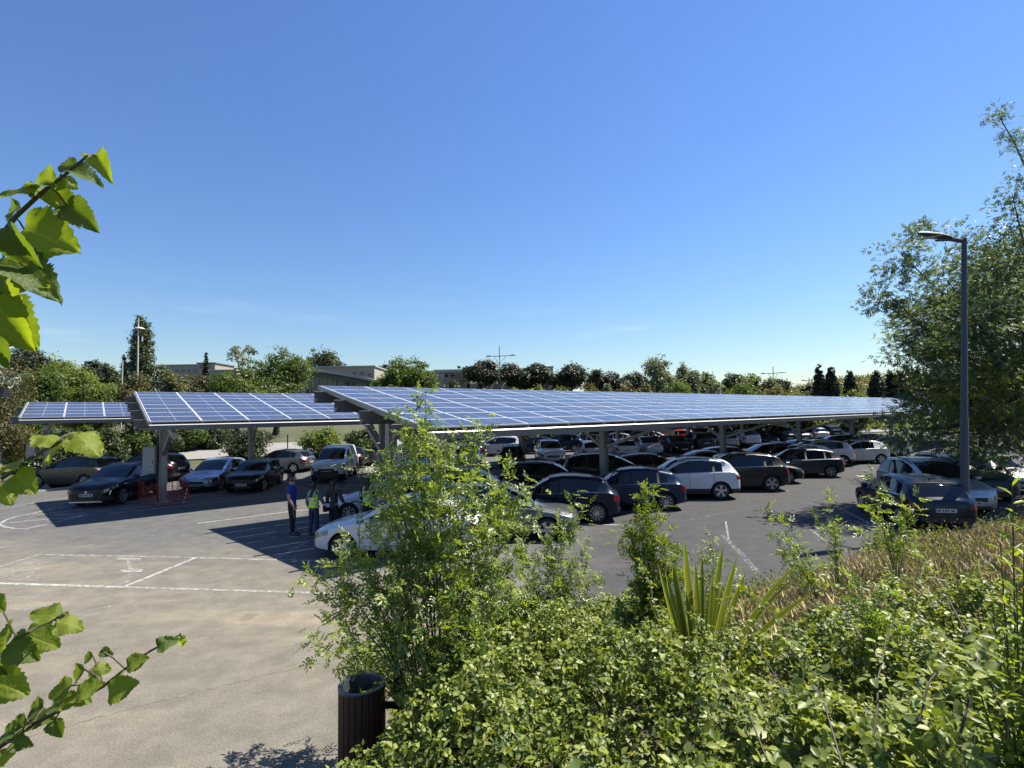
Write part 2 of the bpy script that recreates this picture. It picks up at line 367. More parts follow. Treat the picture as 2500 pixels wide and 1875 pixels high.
# ================================================================ solar canopies
def panel_glass():
    m = bpy.data.materials.new('solar_glass'); m.use_nodes = True; nt = m.node_tree; nd, lk = nt.nodes, nt.links; b = nd['Principled BSDF']
    tc = nd.new('ShaderNodeTexCoord'); sep = nd.new('ShaderNodeSeparateXYZ'); lk.new(tc.outputs['Object'], sep.inputs[0])
    def M(op, a, c=0.0):
        x = nd.new('ShaderNodeMath'); x.operation = op
        for s, v in ((0, a), (1, c)):
            if isinstance(v, (int, float)): x.inputs[s].default_value = v
            else: lk.new(v, x.inputs[s])
        return x.outputs[0]
    def lines(co, pitch, half):
        f = M('ABSOLUTE', M('SUBTRACT', M('FRACT', M('DIVIDE', co, pitch)), .5)); return M('GREATER_THAN', f, .5-half/pitch)
    cell = M('MAXIMUM', lines(sep.outputs['X'], .154, .0035), lines(sep.outputs['Y'], .148, .0035))
    mid = M('LESS_THAN', M('ABSOLUTE', M('SUBTRACT', sep.outputs['X'], .8025)), .009)
    oi = nd.new('ShaderNodeObjectInfo')
    hv = nd.new('ShaderNodeMix'); hv.data_type = 'RGBA'; hv.inputs[6].default_value = (.030, .036, .070, 1); hv.inputs[7].default_value = (.042, .048, .084, 1); lk.new(oi.outputs['Random'], hv.inputs[0])
    a = nd.new('ShaderNodeMix'); a.data_type = 'RGBA'; lk.new(cell, a.inputs[0]); lk.new(hv.outputs[2], a.inputs[6]); a.inputs[7].default_value = (.09, .10, .14, 1)
    c = nd.new('ShaderNodeMix'); c.data_type = 'RGBA'; lk.new(mid, c.inputs[0]); lk.new(a.outputs[2], c.inputs[6]); c.inputs[7].default_value = (.26, .28, .32, 1)
    lk.new(c.outputs[2], b.inputs['Base Color']); b.inputs['Roughness'].default_value = .22; b.inputs['Specular IOR Level'].default_value = .45
    return m
M_glassp = panel_glass()
M_frame = mat('anodised_frame', (.66, .68, .70), .4, .25)
M_galv = mat('galvanised_steel', (.40, .41, .40), .48, .55, noise=(3, .82, 1.15))
M_steel = mat('painted_grey_steel', (.30, .31, .31), .5, .2, noise=(2.5, .85, 1.12))
M_fascia = mat('grey_fascia', (.20, .20, .195), .5, .2, noise=(2, .85, 1.1))
M_flange = mat('bright_flange', (.66, .67, .66), .45, .2)
M_beam = mat('brown_grey_beam', (.155, .145, .135), .55, .1, noise=(2, .85, 1.1))
PL, PW, AL = 1.623, .9385, R(10.546)
CRZ = R(90-50.594)
pm = MB(); a, bb, t = PL-.018, PW-.016, .04; fw = .023
for zz in (0,):
    o = [(0, 0), (a, 0), (a, bb), (0, bb)]; i_ = [(fw, fw), (a-fw, fw), (a-fw, bb-fw), (fw, bb-fw)]
    PV = [(x, y, 0) for x, y in o]+[(x, y, t) for x, y in o]+[(x, y, t) for x, y in i_]+[(x, y, t-.004) for x, y in i_]
    PF = [(3, 2, 1, 0)]+[(k, (k+1) % 4, 4+(k+1) % 4, 4+k) for k in range(4)]+[(4+k, 4+(k+1) % 4, 8+(k+1) % 4, 8+k) for k in range(4)]+[(8+k, 8+(k+1) % 4, 12+(k+1) % 4, 12+k) for k in range(4)]+[(12, 13, 14, 15)]
ME_panel = mesh('panel', PV, PF, [M_frame, M_glassp]); ME_panel.polygons[len(PF)-1].material_index = 1

def canopy(ox, oy, zl, cols, rows, solo, cols_t, label, beam=(.13, .40, .664, .913), stub=.42):
    e = empty('solar_canopy', (ox, oy, 0), CRZ, label, 'solar canopy', 'rows of solar canopies over the car park')
    Ls, Ss = cols*PL, rows*PW; ca, sa = math.cos(AL), math.sin(AL)
    at = lambda x, s, h: Vector((x, s*ca-h*sa, zl+s*sa+h*ca))
    RX = Matrix.Rotation(AL, 3, 'X')
    for i in range(solo):
        for j in range(rows):
            p = at(i*PL, j*PW, 0)+Vector((0, 0, rng.normal()*.0015)); link('panel', ME_panel, e, None, p, (AL+rng.normal()*.0022, rng.normal()*.0016, 0))
    if cols > solo:
        V = []; F = []; mi = []
        for i in range(solo, cols):
            for j in range(rows):
                n = len(V); V += [at(i*PL+v[0], j*PW+v[1], v[2]) for v in PV]; F += [tuple(k+n for k in f) for f in PF]; mi += [0]*(len(PF)-1)+[1]
        q = obj('far_panels', V, F, [M_frame, mat('far_solar_glass', (.036, .042, .077), .22, 0, .45)], e); q.data.polygons.foreach_set('material_index', mi); q['kind'] = 'stuff'
    # end trims, gutter
    for x, nm in ((-.045, 'end_trim'), (Ls+.03, 'end_trim')):
        MB().box(at(x, Ss/2-.01, -.035), (.05, Ss+.1, .15), RX).build(nm, M_galv, e)
    g = at(Ls/2, -.02, -.20); MB().box(g, (Ls+.06, .10, .17)).build('gutter', M_fascia, e); MB().box(g+Vector((0, -.062, .100)), (Ls+.07, .042, .012), Matrix.Rotation(R(45), 3, 'X')).build('gutter_lip', M_flange, e)
    MB().box(at(Ls/2, Ss+.02, -.05), (Ls, .05, .12), RX).build('top_trim', M_galv, e)
    mb = MB()
    for i in range(cols): mb.box(at(i*PL+.02, .05, -.07), (.05, .10, .12), RX)
    mb.build('gutter_bracket', M_steel, e)
    for f in beam:
        s = f*Ss; mb = MB(); c = at(Ls/2-stub/2+.1, s, -.27)
        mb.box(c, (Ls+stub+.2, .03, .36)); mb.box(c-Vector((0, 0, .187)), (Ls+stub+.2, .11, .012)); pu = mb.build('purlin', M_beam, e); MB().box(c+Vector((0, 0, .187)), (Ls+stub+.2, .11, .012)).build('flange', M_flange, pu)
    yc = min(3.95, Ss*.55)
    for tcol in cols_t:
        zr = zl+yc*math.tan(AL)-.50
        lo, hi = .35/ca, Ss-.35
        mb = MB(); mb.box(at(tcol, (lo+hi)/2, -.58), (.16, hi-lo, .22), RX); mb.build('rafter', M_steel, e)
        mb = MB(); hc = zr-.15
        for dx in (-.13, .13): mb.box((tcol+dx, yc, hc/2), (.02, .26, hc))
        mb.box((tcol, yc, hc/2), (.24, .10, hc)); mb.box((tcol, yc, .02), (.5, .5, .03)); mb.box((tcol, yc, hc+.03), (.32, .32, .06)); mb.build('column', M_steel, e)
        for sg in (-1, 1):
            y2 = yc+sg*min(2.55, Ss*.33)
            zt = zl+y2*math.tan(AL)-.72; mb = MB(); A = Vector((tcol, yc+sg*.14, 2.05)); B = Vector((tcol, y2, zt))
            d = (B-A); ang = math.atan2(d.z, d.y); mb.box((A+B)/2, (.12, d.length, .12), Matrix.Rotation(ang, 3, 'X')); mb.build('strut', M_galv, e)
    return e
C1 = canopy(-2.066, 12.600, 3.215, 40, 8, 37, [1, 11, 21, 31, 41, 51, 61], 'largest solar panel canopy standing over the rows of parked cars by the saplings')
C2 = canopy(-13.005, 18.685, 3.430, 40, 8, 12, [.8, 10.8, 20.8, 30.8, 40.8, 50.8], 'solar panel canopy with grey electrical cabinet on its end column')
C3 = canopy(-23.9, 25.25, 3.70, 42, 5, 8, [.9, 10.9, 20.9, 30.9, 40.9, 50.9], 'low narrow solar canopy of five panel rows beside the hedge', (.2, .8))
# ================================================================ cars
def paintm(name, col, metal=.0, rough=.32):
    dk = max(col) < .13; m = mat('paint_'+name, col, rough, metal*(.4 if dk else 1), .2 if dk else .4, .35 if dk else .7); return m
PAINT = {
 'black': paintm('black', (.004, .004, .006), .0, .3), 'white': paintm('white', (.58, .59, .60)), 'silver': paintm('silver', (.34, .36, .38), .7, .38),
 'grey': paintm('grey', (.13, .14, .15), .7, .35), 'dark grey': paintm('dark_grey', (.045, .048, .053), .6, .33), 'dark blue': paintm('dark_blue', (.004, .012, .026), .2, .3),
 'blue': paintm('blue', (.004, .018, .055), .2, .3), 'pale blue': paintm('pale_blue', (.33, .40, .50), .6, .35), 'red': paintm('red', (.42, .012, .012)),
 'brown': paintm('brown', (.045, .022, .02), .4, .35), 'olive grey': paintm('olive_grey', (.055, .060, .045), .4, .35), 'bronze grey': paintm('bronze_grey', (.030, .028, .027), .4, .33),
 'dark green': paintm('dark_green', (.012, .03, .022), .3, .3)}
M_glass = mat('car_glass', (.006, .008, .010), .03, 0, .55)
M_black = mat('black_plastic', (.018, .018, .019), .55)
M_tyre = mat('tyre_rubber', (.015, .015, .015), .85)
M_rim = mat('alloy_rim', (.52, .53, .54), .3, .8)
M_rimd = mat('rim_dark', (.02, .02, .02), .5)
M_chrome = mat('chrome', (.65, .66, .67), .15, .95)
M_head = mat('headlight_glass', (.14, .15, .165), .05, .4, .7)
M_tail = mat('tail_light', (.16, .004, .004), .10, 0, .6)
M_plate = mat('number_plate', (.70, .70, .68), .45)
M_plateblue = mat('plate_blue_band', (.02, .06, .35), .5)
M_ink = mat('black_ink', (.02, .02, .02), .6)

def interp(u, pts):
    return float(np.interp(u, [p[0] for p in pts], [p[1] for p in pts]))
SPEC = {
 'hatchback': dict(L=4.26, W=1.79, H=1.47, wb=(.86, 3.50), R=.315,
   top=[(0, .58), (.05, .66), (.18, .735), (.5, .83), (.85, .90), (1.15, .965), (1.45, 1.14), (1.78, 1.325), (2.02, 1.42), (2.4, 1.468), (2.85, 1.468), (3.35, 1.425), (3.72, 1.355), (3.86, 1.30), (4.14, .99), (4.22, .93), (4.26, .84)],
   belt=[(0, .56), (.2, .68), (.6, .78), (1.15, .895), (2.4, .935), (3.5, .975), (4.0, .97), (4.26, .80)], glass=(1.15, 1.98), A=1.20, B=(2.28, 2.36), C=3.22, q=(3.30, 3.58), rg=(3.74, 4.13)),
 'suv': dict(L=4.42, W=1.84, H=1.63, wb=(.88, 3.60), R=.345,
   top=[(0, .72), (.05, .82), (.18, .90), (.5, .99), (.9, 1.04), (1.2, 1.09), (1.5, 1.27), (1.82, 1.46), (2.05, 1.555), (2.45, 1.62), (2.95, 1.625), (3.5, 1.585), (3.9, 1.525), (4.02, 1.47), (4.28, 1.14), (4.37, 1.05), (4.42, .92)],
   belt=[(0, .70), (.2, .84), (.6, .94), (1.2, 1.02), (2.4, 1.045), (3.6, 1.10), (4.1, 1.11), (4.42, .88)], glass=(1.2, 2.02), A=1.26, B=(2.36, 2.44), C=3.32, q=(3.40, 3.70), rg=(3.92, 4.27), rails=True, clad=True),
 'van': dict(L=4.42, W=1.86, H=1.86, wb=(.90, 3.68), R=.33,
   top=[(0, .78), (.05, .90), (.18, .98), (.5, 1.08), (.8, 1.13), (1.0, 1.17), (1.3, 1.40), (1.62, 1.64), (1.85, 1.76), (2.2, 1.83), (2.8, 1.855), (3.6, 1.85), (4.2, 1.83), (4.30, 1.80), (4.37, 1.25), (4.40, 1.1), (4.42, .95)],
   belt=[(0, .76), (.2, .90), (.6, 1.02), (1.0, 1.09), (2.3, 1.10), (3.6, 1.12), (4.3, 1.12), (4.42, .9)], glass=(1.0, 1.82), A=1.06, B=(2.15, 2.24), C=2.24, q=None, rg=(4.305, 4.365), clad=True),
 'mini': dict(L=3.86, W=1.73, H=1.42, wb=(.72, 3.20), R=.31,
   top=[(0, .62), (.05, .72), (.18, .82), (.5, .90), (.85, .94), (1.02, .97), (1.25, 1.13), (1.5, 1.30), (1.68, 1.375), (2.1, 1.412), (2.7, 1.415), (3.2, 1.395), (3.42, 1.36), (3.5, 1.30), (3.70, .98), (3.8, .90), (3.86, .80)],
   belt=[(0, .60), (.2, .75), (.6, .86), (1.02, .905), (2.1, .92), (3.2, .945), (3.6, .95), (3.86, .78)], glass=(1.02, 1.64), A=1.06, B=(2.0, 2.07), C=2.85, q=(2.92, 3.25), rg=(3.44, 3.69), chromeline=True),
 'city car': dict(L=3.78, W=1.70, H=1.48, wb=(.74, 3.16), R=.30,
   top=[(0, .58), (.05, .68), (.18, .78), (.5, .88), (.75, .94), (.95, 1.0), (1.3, 1.22), (1.6, 1.38), (1.82, 1.44), (2.2, 1.478), (2.6, 1.475), (3.05, 1.44), (3.32, 1.38), (3.42, 1.32), (3.66, 1.0), (3.74, .92), (3.78, .82)],
   belt=[(0, .56), (.2, .72), (.6, .85), (.95, .92), (2.0, .955), (3.1, 1.0), (3.5, .99), (3.78, .80)], glass=(.95, 1.78), A=1.0, B=(2.02, 2.10), C=2.80, q=None, rg=(3.34, 3.65)),
 'estate': dict(L=4.60, W=1.80, H=1.48, wb=(.88, 3.56), R=.32,
   top=[(0, .58), (.05, .66), (.18, .735), (.5, .82), (.9, .89), (1.25, .965), (1.55, 1.14), (1.9, 1.33), (2.15, 1.425), (2.55, 1.475), (3.1, 1.48), (3.7, 1.45), (4.12, 1.40), (4.22, 1.35), (4.46, 1.0), (4.55, .93), (4.60, .83)],
   belt=[(0, .56), (.2, .68), (.6, .77), (1.25, .895), (2.5, .935), (3.7, .975), (4.3, .975), (4.60, .80)], glass=(1.25, 2.12), A=1.30, B=(2.42, 2.50), C=3.36, q=(3.44, 4.02), rg=(4.14, 4.45), rails=True),
 'saloon': dict(L=4.58, W=1.80, H=1.43, wb=(.88, 3.58), R=.32,
   top=[(0, .56), (.05, .64), (.18, .72), (.5, .80), (.95, .87), (1.3, .945), (1.65, 1.13), (2.0, 1.30), (2.25, 1.385), (2.6, 1.425), (3.0, 1.42), (3.4, 1.355), (3.75, 1.22), (4.05, 1.05), (4.2, .995), (4.45, .975), (4.54, .93), (4.58, .80)],
   belt=[(0, .54), (.2, .66), (.6, .76), (1.3, .88), (2.5, .92), (3.6, .955), (4.2, .945), (4.58, .78)], glass=(1.3, 2.22), A=1.36, B=(2.46, 2.54), C=3.42, q=None, rg=(3.42, 4.05)),
 'people carrier': dict(L=4.48, W=1.84, H=1.68, wb=(.90, 3.62), R=.325,
   top=[(0, .66), (.05, .76), (.18, .85), (.5, .97), (.8, 1.05), (1.0, 1.11), (1.4, 1.32), (1.8, 1.51), (2.1, 1.60), (2.5, 1.665), (3.0, 1.67), (3.6, 1.64), (4.0, 1.58), (4.12, 1.53), (4.36, 1.12), (4.44, 1.03), (4.48, .90)],
   belt=[(0, .64), (.2, .80), (.6, .93), (1.0, 1.01), (2.3, 1.04), (3.6, 1.08), (4.2, 1.09), (4.48, .86)], glass=(1.0, 2.05), A=1.08, B=(2.38, 2.46), C=3.30, q=(3.38, 3.95), rg=(4.02, 4.35), rails=True),
}
def lerp(a, b, t): return a+(b-a)*t
def build_type(kind):
    s = SPEC[kind]; L, Wd, H = s['L'], s['W']/2, s['H']; Rt = s['R']; Ra = Rt+.055
    us = [p[0] for p in s['top']]+[.0, .012, .035, .08, .14, .22, .32, .42, .5, L-.42, L-.30, L-.20, L-.12, L-.06, L-.025, L-.006, L, s['A'], *s['B'], s['C'], *(s['q'] or ()), *s['rg'], *s['glass']]
    for wu in s['wb']: us += [wu+Ra*math.cos(math.pi*k/10) for k in range(11)]+[wu-Ra-.006, wu+Ra+.006]
    us += list(np.arange(.7, L-.4, .30)); us = sorted(us); st = [us[0]]
    keep = set(round(v, 4) for v in [s['A'], *s['B'], s['C'], *(s['q'] or ()), *s['rg'], *s['glass'], L-.30, L])
    for u in us[1:]:
        if u-st[-1] > .011: st.append(u)
        elif round(u, 4) in keep: st[-1] = u
    def width(u):
        f = max(0, min(1, (.5-u)/.5)); r = max(0, min(1, (u-(L-.40))/.40))
        return Wd*(.50+.50*math.sqrt(max(0, 1-f**2.3)))*(.66+.34*math.sqrt(max(0, 1-r*r)))*(1-.03*max(0, (1.6-u)/1.6))
    def section(u):
        w = width(u); zt = interp(u, s['top']); be = min(interp(u, s['belt']), zt-.012)
        fr = max(0.0, min(1.0, (zt-be-.06)/(H-be-.06))) if s['glass'][0] < u < s['rg'][1]+.02 else 0.0
        zb = .19+.06*max(0, (.5-u)/.5)+.10*max(0, (u-(L-.4))/.4)
        z3 = min(.44, be-.16); z4 = min(.68 if H < 1.55 else .78, be-(.145 if u < .52 else .075)); z5 = be-.022
        z8 = be+(zt-be)*lerp(.30, .91, fr); z7 = be+(z8-be)*lerp(.5, .93, fr); z9 = lerp(z8, zt, .55); z10 = lerp(z8, zt, .90)
        P = [(0, zb), (.70*w, zb), (.945*w, zb+.045), (.992*w, z3), (1.0*w, z4), (.972*w, z5), (.935*w, be), (lerp(.87, .765, fr)*w, z7), (lerp(.84, .735, fr)*w, z8), (lerp(.79, .675, fr)*w, z9), (lerp(.45, .40, fr)*w, z10), (0, zt)]
        for wu in s['wb']:
            if abs(u-wu) < Ra:
                za = Rt+math.sqrt(Ra*Ra-(u-wu)**2)*.985
                P = [(y, max(z, za)) if i <= 4 else (y, max(z, za+.02*(i-4)) if i == 5 else z) for i, (y, z) in enumerate(P)]
        return P
    ring = 22; V = []; secs = [section(u) for u in st]
    for u, P in zip(st, secs):
        x = L/2-u
        V += [(x, y, z) for y, z in P]+[(x, -P[i][0], P[i][1]) for i in range(10, 0, -1)]
    seg_of = lambda k: k if k < 11 else 21-k          # ring edge -> half-profile edge
    side_of = lambda k: 1 if k < 11 else -1
    groups = {}
    def put(key, f): groups.setdefault(key, []).append(f)
    for i in range(len(st)-1):
        um = (st[i]+st[i+1])/2
        for k in range(ring):
            f = (i*ring+k, (i+1)*ring+k, (i+1)*ring+(k+1) % ring, i*ring+(k+1) % ring); sg, sd = seg_of(k), side_of(k); key = 'body'
            if sg in (9, 10) and s['glass'][0] < um < s['glass'][1]: key = 'windshield'
            elif sg in (9, 10) and s['rg'][0] < um < s['rg'][1]: key = 'rear_window'
            elif sg == 6 and s['A'] < um < s['B'][0]: key = ('side_window', sd, 0)
            elif sg == 6 and s['B'][1] < um < s['C']: key = ('side_window', sd, 1)
            elif sg == 6 and s['q'] and s['q'][0] < um < s['q'][1]: key = ('side_window', sd, 2)
            elif sg == 6 and s['A'] < um < (s['q'][1] if s['q'] else s['C']) and kind != 'van': key = 'under'
            elif sg == 4 and .03 < um < .50: key = ('headlight', sd)
            elif sg == 4 and L-.20 < um < L-.006: key = ('tail_light', sd)
            elif sg in (0, 1) or (sg == 2 and s.get('clad')): key = 'under'
            put(key, f)
    put('body', tuple(range(ring))); put('body', tuple(reversed(range((len(st)-1)*ring, len(st)*ring))))
    def sub(name, faces, m, smooth=True, mi=None):
        ids = sorted({v for f in faces for v in f}); mp = {v: i for i, v in enumerate(ids)}
        me = mesh(name, [V[v] for v in ids], [tuple(mp[v] for v in f) for f in faces], m, smooth, 38)
        if mi: me.polygons.foreach_set('material_index', mi)
        return me
    parts = []
    nb = len(groups['body']); nu = len(groups.get('under', []))
    parts.append(('body', sub('body', groups['body']+groups.get('under', []), [PAINT['grey'], M_black], True, [0]*nb+[1]*nu), None))
    for key in ('windshield', 'rear_window'):
        if key in groups and not (kind == 'van' and key == 'rear_window'): parts.append((key, sub(key, groups[key], M_glass), None))
        elif key in groups: parts.append(('rear_panel', sub('rear_panel', groups[key], PAINT['white']), None))
    for key, fs in groups.items():
        if isinstance(key, tuple): parts.append((key[0], sub(key[0], fs, {'side_window': M_glass, 'headlight': M_head, 'tail_light': M_tail}[key[0]]), None))
    # floor pan and wells
    mb = MB(); mb.box((0, 0, .27), (L*.80, s['W']*.52, .22)); mb.box((L/2-(s['wb'][0]+s['wb'][1])/2, 0, .26), (s['wb'][1]-s['wb'][0]-2*Ra-.02, s['W']*.84, .12)); parts.append(('floor_pan', mb.mesh('floor_pan', M_black), None))
    wf = width(.012)
    zc = interp(.012, s['top'])
    mb = MB(); mb.box((L/2+.004, 0, zc-.13), (.03, wf*1.55, .13), None, .01); mb.box((L/2-.004, 0, .30), (.035, wf*1.8, .11), None, .01); parts.append(('grille', mb.mesh('grille', M_rimd), None))
    zt = interp(L-.01, s['top'])
    mb = MB(); mb.box((-L/2-.004, 0, .38), (.03, width(L-.006)*1.9, .13), None, .01); parts.append(('rear_bumper', mb.mesh('rear_bumper', M_black), None))
    for x, z in ((L/2+.022, zc-.235), (-L/2-.015, zt-.22)):
        mb = MB(); mb.box((x, 0, z), (.012, .52, .11), None, .004); parts.append(('number_plate', mb.mesh('number_plate', M_plate), None))
    for sd in (1, -1):
        mb = MB(); u0 = s['A']+.33; wz = interp(u0, s['belt'])
        mb.box((L/2-u0, sd*(Wd+.085), wz+.065), (.11, .19, .13), None, .035); mb.box((L/2-u0, sd*(Wd-.02), wz+.02), (.05, .14, .03)); parts.append(('mirror', mb.mesh('mirror', PAINT['grey'], True), None))
    mb = MB()
    for sd in (1, -1):
        for u in ((s['B'][0]-.16), (s['C']-.12)):
            w = width(u)*.99; mb = MB(); mb.box((L/2-u, sd*w, interp(u, s['belt'])-.13), (.19, .035, .028), None, .008); parts.append(('door_handle', mb.mesh('door_handle', M_chrome if s.get('chromeline') else PAINT['grey']), None))
    mb = MB()
    for sd in (1, -1):
        for u in (s['A']+.10, (s['B'][0]+s['B'][1])/2, s['C']+.04):
            P = section(u); x = L/2-u
            for a in range(2, 6):
                y0, z0 = P[a]; y1, z1 = P[a+1]
                V4 = [(x-.007, sd*(y0+.003), z0), (x+.007, sd*(y0+.003), z0), (x+.007, sd*(y1+.003), z1), (x-.007, sd*(y1+.003), z1)]; mb.add(V4, [(0, 1, 2, 3)])
    parts.append(('door_seam', mb.mesh('door_seam', M_rimd), None))
    mb = MB()
    for sd in (1, -1):
        pts = []
        for u in np.linspace(s['A']+.08, (s['q'][1] if s['q'] else s['C']), 10):
            P = section(float(u)); pts.append((L/2-u, sd*(P[6][0]+.004), P[6][1]))
        mb.tube(pts, .012, 5)
    parts.append(('window_trim', mb.mesh('window_trim', M_chrome), None))
    if s.get('rails'):
        for sd in (1, -1):
            pts = []
            for u in np.linspace(s['glass'][1]+.1, s['rg'][0]-.1, 8):
                P = section(float(u)); pts.append((L/2-u, sd*P[8][0], P[8][1]+.055))
            pts[0] = (pts[0][0]+.06, pts[0][1], pts[0][2]-.06); pts[-1] = (pts[-1][0]-.06, pts[-1][1], pts[-1][2]-.06)
            mb = MB(); mb.tube(pts, .018, 6); parts.append(('roof_rail', mb.mesh('roof_rail', M_black), None))
    u = s['rg'][0]-.25; mb = MB(); zt2 = interp(u, s['top']); mb.tube([(L/2-u, 0, zt2-.01), (L/2-u-.05, 0, zt2+.09)], [.03, .006], 6); parts.append(('antenna', mb.mesh('antenna', M_black), None))
    # wheels
    wheels = [(L/2-wu, sd*(Wd-.125), Rt) for wu in s['wb'] for sd in (1, -1)]
    return dict(parts=parts, wheels=wheels, spec=s)
TYRE = {}
def tyre_mesh(r):
    if r not in TYRE:
        mb = MB(); w = .105
        mb.lathe([(r*.68, -w*.85), (r*.80, -w), (r*.95, -w*.98), (r*.995, -w*.7), (r, 0), (r*.995, w*.7), (r*.95, w*.98), (r*.80, w), (r*.68, w*.85)], 28, axis='Y'); TYRE[r] = mb.mesh('tyre', M_tyre, True, 60)
    return TYRE[r]
RIM = {}
def rim_mesh(r, style):
    k = (r, style)
    if k in RIM: return RIM[k]
    mb = MB(); rr = r*.70; w = .10
    mb.lathe([(rr, -w), (rr*1.02, w*.86), (rr*.95, w*.95), (rr*.90, w*.80), (rr*.88, 0)], 28, axis='Y')
    nface0 = len(mb.F)
    n = {'five': 5, 'ten': 10, 'turbine': 11, 'seven': 7}[style]
    for i in range(n):
        a0 = 2*math.pi*i/n; M0 = Matrix.Rotation(-a0, 3, 'Y'); wd = {'five': .075, 'ten': .028, 'turbine': .026, 'seven': .045}[style]
        tw = .20 if style == 'turbine' else 0
        pts = [(rr*.12, 0), (rr*.5, tw*.06), (rr*.96, tw*.28)]
        for (x0, z0), (x1, z1) in zip(pts[:-1], pts[1:]):
            A = Vector((x0, w*.78, z0)); B = Vector((x1, w*.86, z1)); d = B-A; mb.box(M0 @ ((A+B)/2), (d.length+.012, .03, wd*(1.25 if x0 > .1*r and style == 'five' else 1)), M0 @ Matrix.Rotation(-math.atan2(d.z, d.x), 3, 'Y'))
    mb.lathe([(.0001, w*.92), (rr*.16, w*.92), (rr*.20, w*.7)], 14, axis='Y')
    n1 = len(mb.F)
    mb.lathe([(.0001, w*.25), (rr*.90, w*.25)], 24, axis='Y')
    me = mb.mesh('rim', [M_rim, M_rimd], False); me.polygons.foreach_set('material_index', [0]*n1+[1]*(len(mb.F)-n1)); RIM[k] = me; return me
TYPES = {}
def car(kind, colour, x, y, rz, label, group, rim='five', detail=2, plate=True, wheel_dark=False):
    """detail 2: every part; 1: distant car, main parts only"""
    if kind not in TYPES: TYPES[kind] = build_type(kind)
    t = TYPES[kind]; e = empty('parked_car', (x, y, 0), rz, label, 'van' if kind == 'van' else 'car', group)
    skip = {'door_seam', 'door_handle', 'window_trim', 'antenna', 'grille'} if detail == 1 else set()
    for name, me, _ in t['parts']:
        if name in skip or (name == 'number_plate' and not plate): continue
        o = link(name, me, e)
        if name in ('body', 'mirror', 'door_handle', 'rear_panel') and me.materials[0].name.startswith('paint_'):
            o.material_slots[0].link = 'OBJECT'; o.material_slots[0].material = PAINT[colour] if not (name == 'mirror' and wheel_dark) else M_black
    r = t['spec']['R']
    if detail == 2 and plate:      # smudged characters of the plates, grouped two-three-two
        for pl in [o for o in e.children if o.name.startswith('number_plate')]:
            bb = pl.data.vertices[0].co; x_ = max((v.co.x for v in pl.data.vertices), key=abs); z_ = sum(v.co.z for v in pl.data.vertices)/len(pl.data.vertices); mb = MB()
            for i_, y_ in enumerate((-.19, -.14, -.06, 0, .06, .14, .19)): mb.box((x_, y_, z_), (.006, .034, .062))
            mb.build('plate_characters', M_ink, pl)['kind'] = 'stuff'
            MB().box((x_, .245 if x_ < 0 else -.245, z_), (.006, .03, .10)).build('blue_band', M_plateblue, pl)
    for wx, wy, wz in t['wheels']:
        wgt = link('wheel', tyre_mesh(r), e, None, (wx, wy, wz)); rm = link('rim', rim_mesh(r, rim), wgt)
        sp = rng.uniform(0, 6)
        wgt.rotation_euler = (0, sp, 0) if wy > 0 else (0, sp, math.pi)
    return e
TX = lambda ux, uy: math.atan2(uy, ux)
AX = TX(-.995, .099)          # nose to the left, herringbone bay
AXr = AX+math.pi
AY = TX(.06, -.998)           # nose towards the photographer
AYr = AY+math.pi

# row by the open aisle under the largest canopy (nose-left unless said otherwise)
NEAR = 'cars parked along the open aisle under the largest canopy'
def near(k): return (1.36+2.75*k, 17.8+1.95*k)
def P(kx, ky, dx=0, dy=0): return (kx+dx, ky+dy)
car('hatchback', 'white', -2.95, 13.85, TX(-.995, .06), 'white hatchback half hidden behind the bushy sapling beside the standing people', NEAR, 'five')
car('estate', 'grey', -.42, 15.55, AXr, 'mid grey estate car, nose to the aisle, between the bushy sapling and the dark hatchback', NEAR, 'five')
x, y = near(0); car('hatchback', 'dark blue', x, y, AX, 'blue-black hatchback with swirling turbine alloy wheels', NEAR, 'turbine')
x, y = near(1); car('hatchback', 'blue', x+.02, y-.1, AX, 'deep blue hatchback with lit red tail lights beside the white crossover', NEAR, 'ten')
x, y = near(2); car('suv', 'white', x+.05, y+.1, AX, 'white crossover with black cladding and roof rails', NEAR, 'five')
x, y = near(3); car('suv', 'bronze grey', x+.25, y, AX, 'dark bronze crossover with five-spoke wheels next to the white crossover', NEAR, 'five')
x, y = near(4); car('hatchback', 'black', x-.55, y+.15, AXr, 'black car parked nose out beside the dark bronze crossover', NEAR, 'ten')
x, y = near(5); car('hatchback', 'dark grey', x-.15, y+.2, AX, 'charcoal hatchback with bright six-spoke wheels beside a small white hatchback', NEAR, 'seven')
car('city car', 'white', 16.55, 30.6, AX, 'small old white hatchback between the charcoal hatchback and a white crossover', NEAR, 'five')
car('suv', 'white', 18.6, 32.6, AX, 'white crossover behind the small old white hatchback', NEAR, 'five')
car('city car', 'white', 22.0, 33.9, AX, 'white city car at the lit end of the aisle, its whole side showing', NEAR, 'five')
car('city car', 'white', 27.0, 38.6, AX, 'white car at the end of the row partly behind tree leaves', NEAR, 'five')

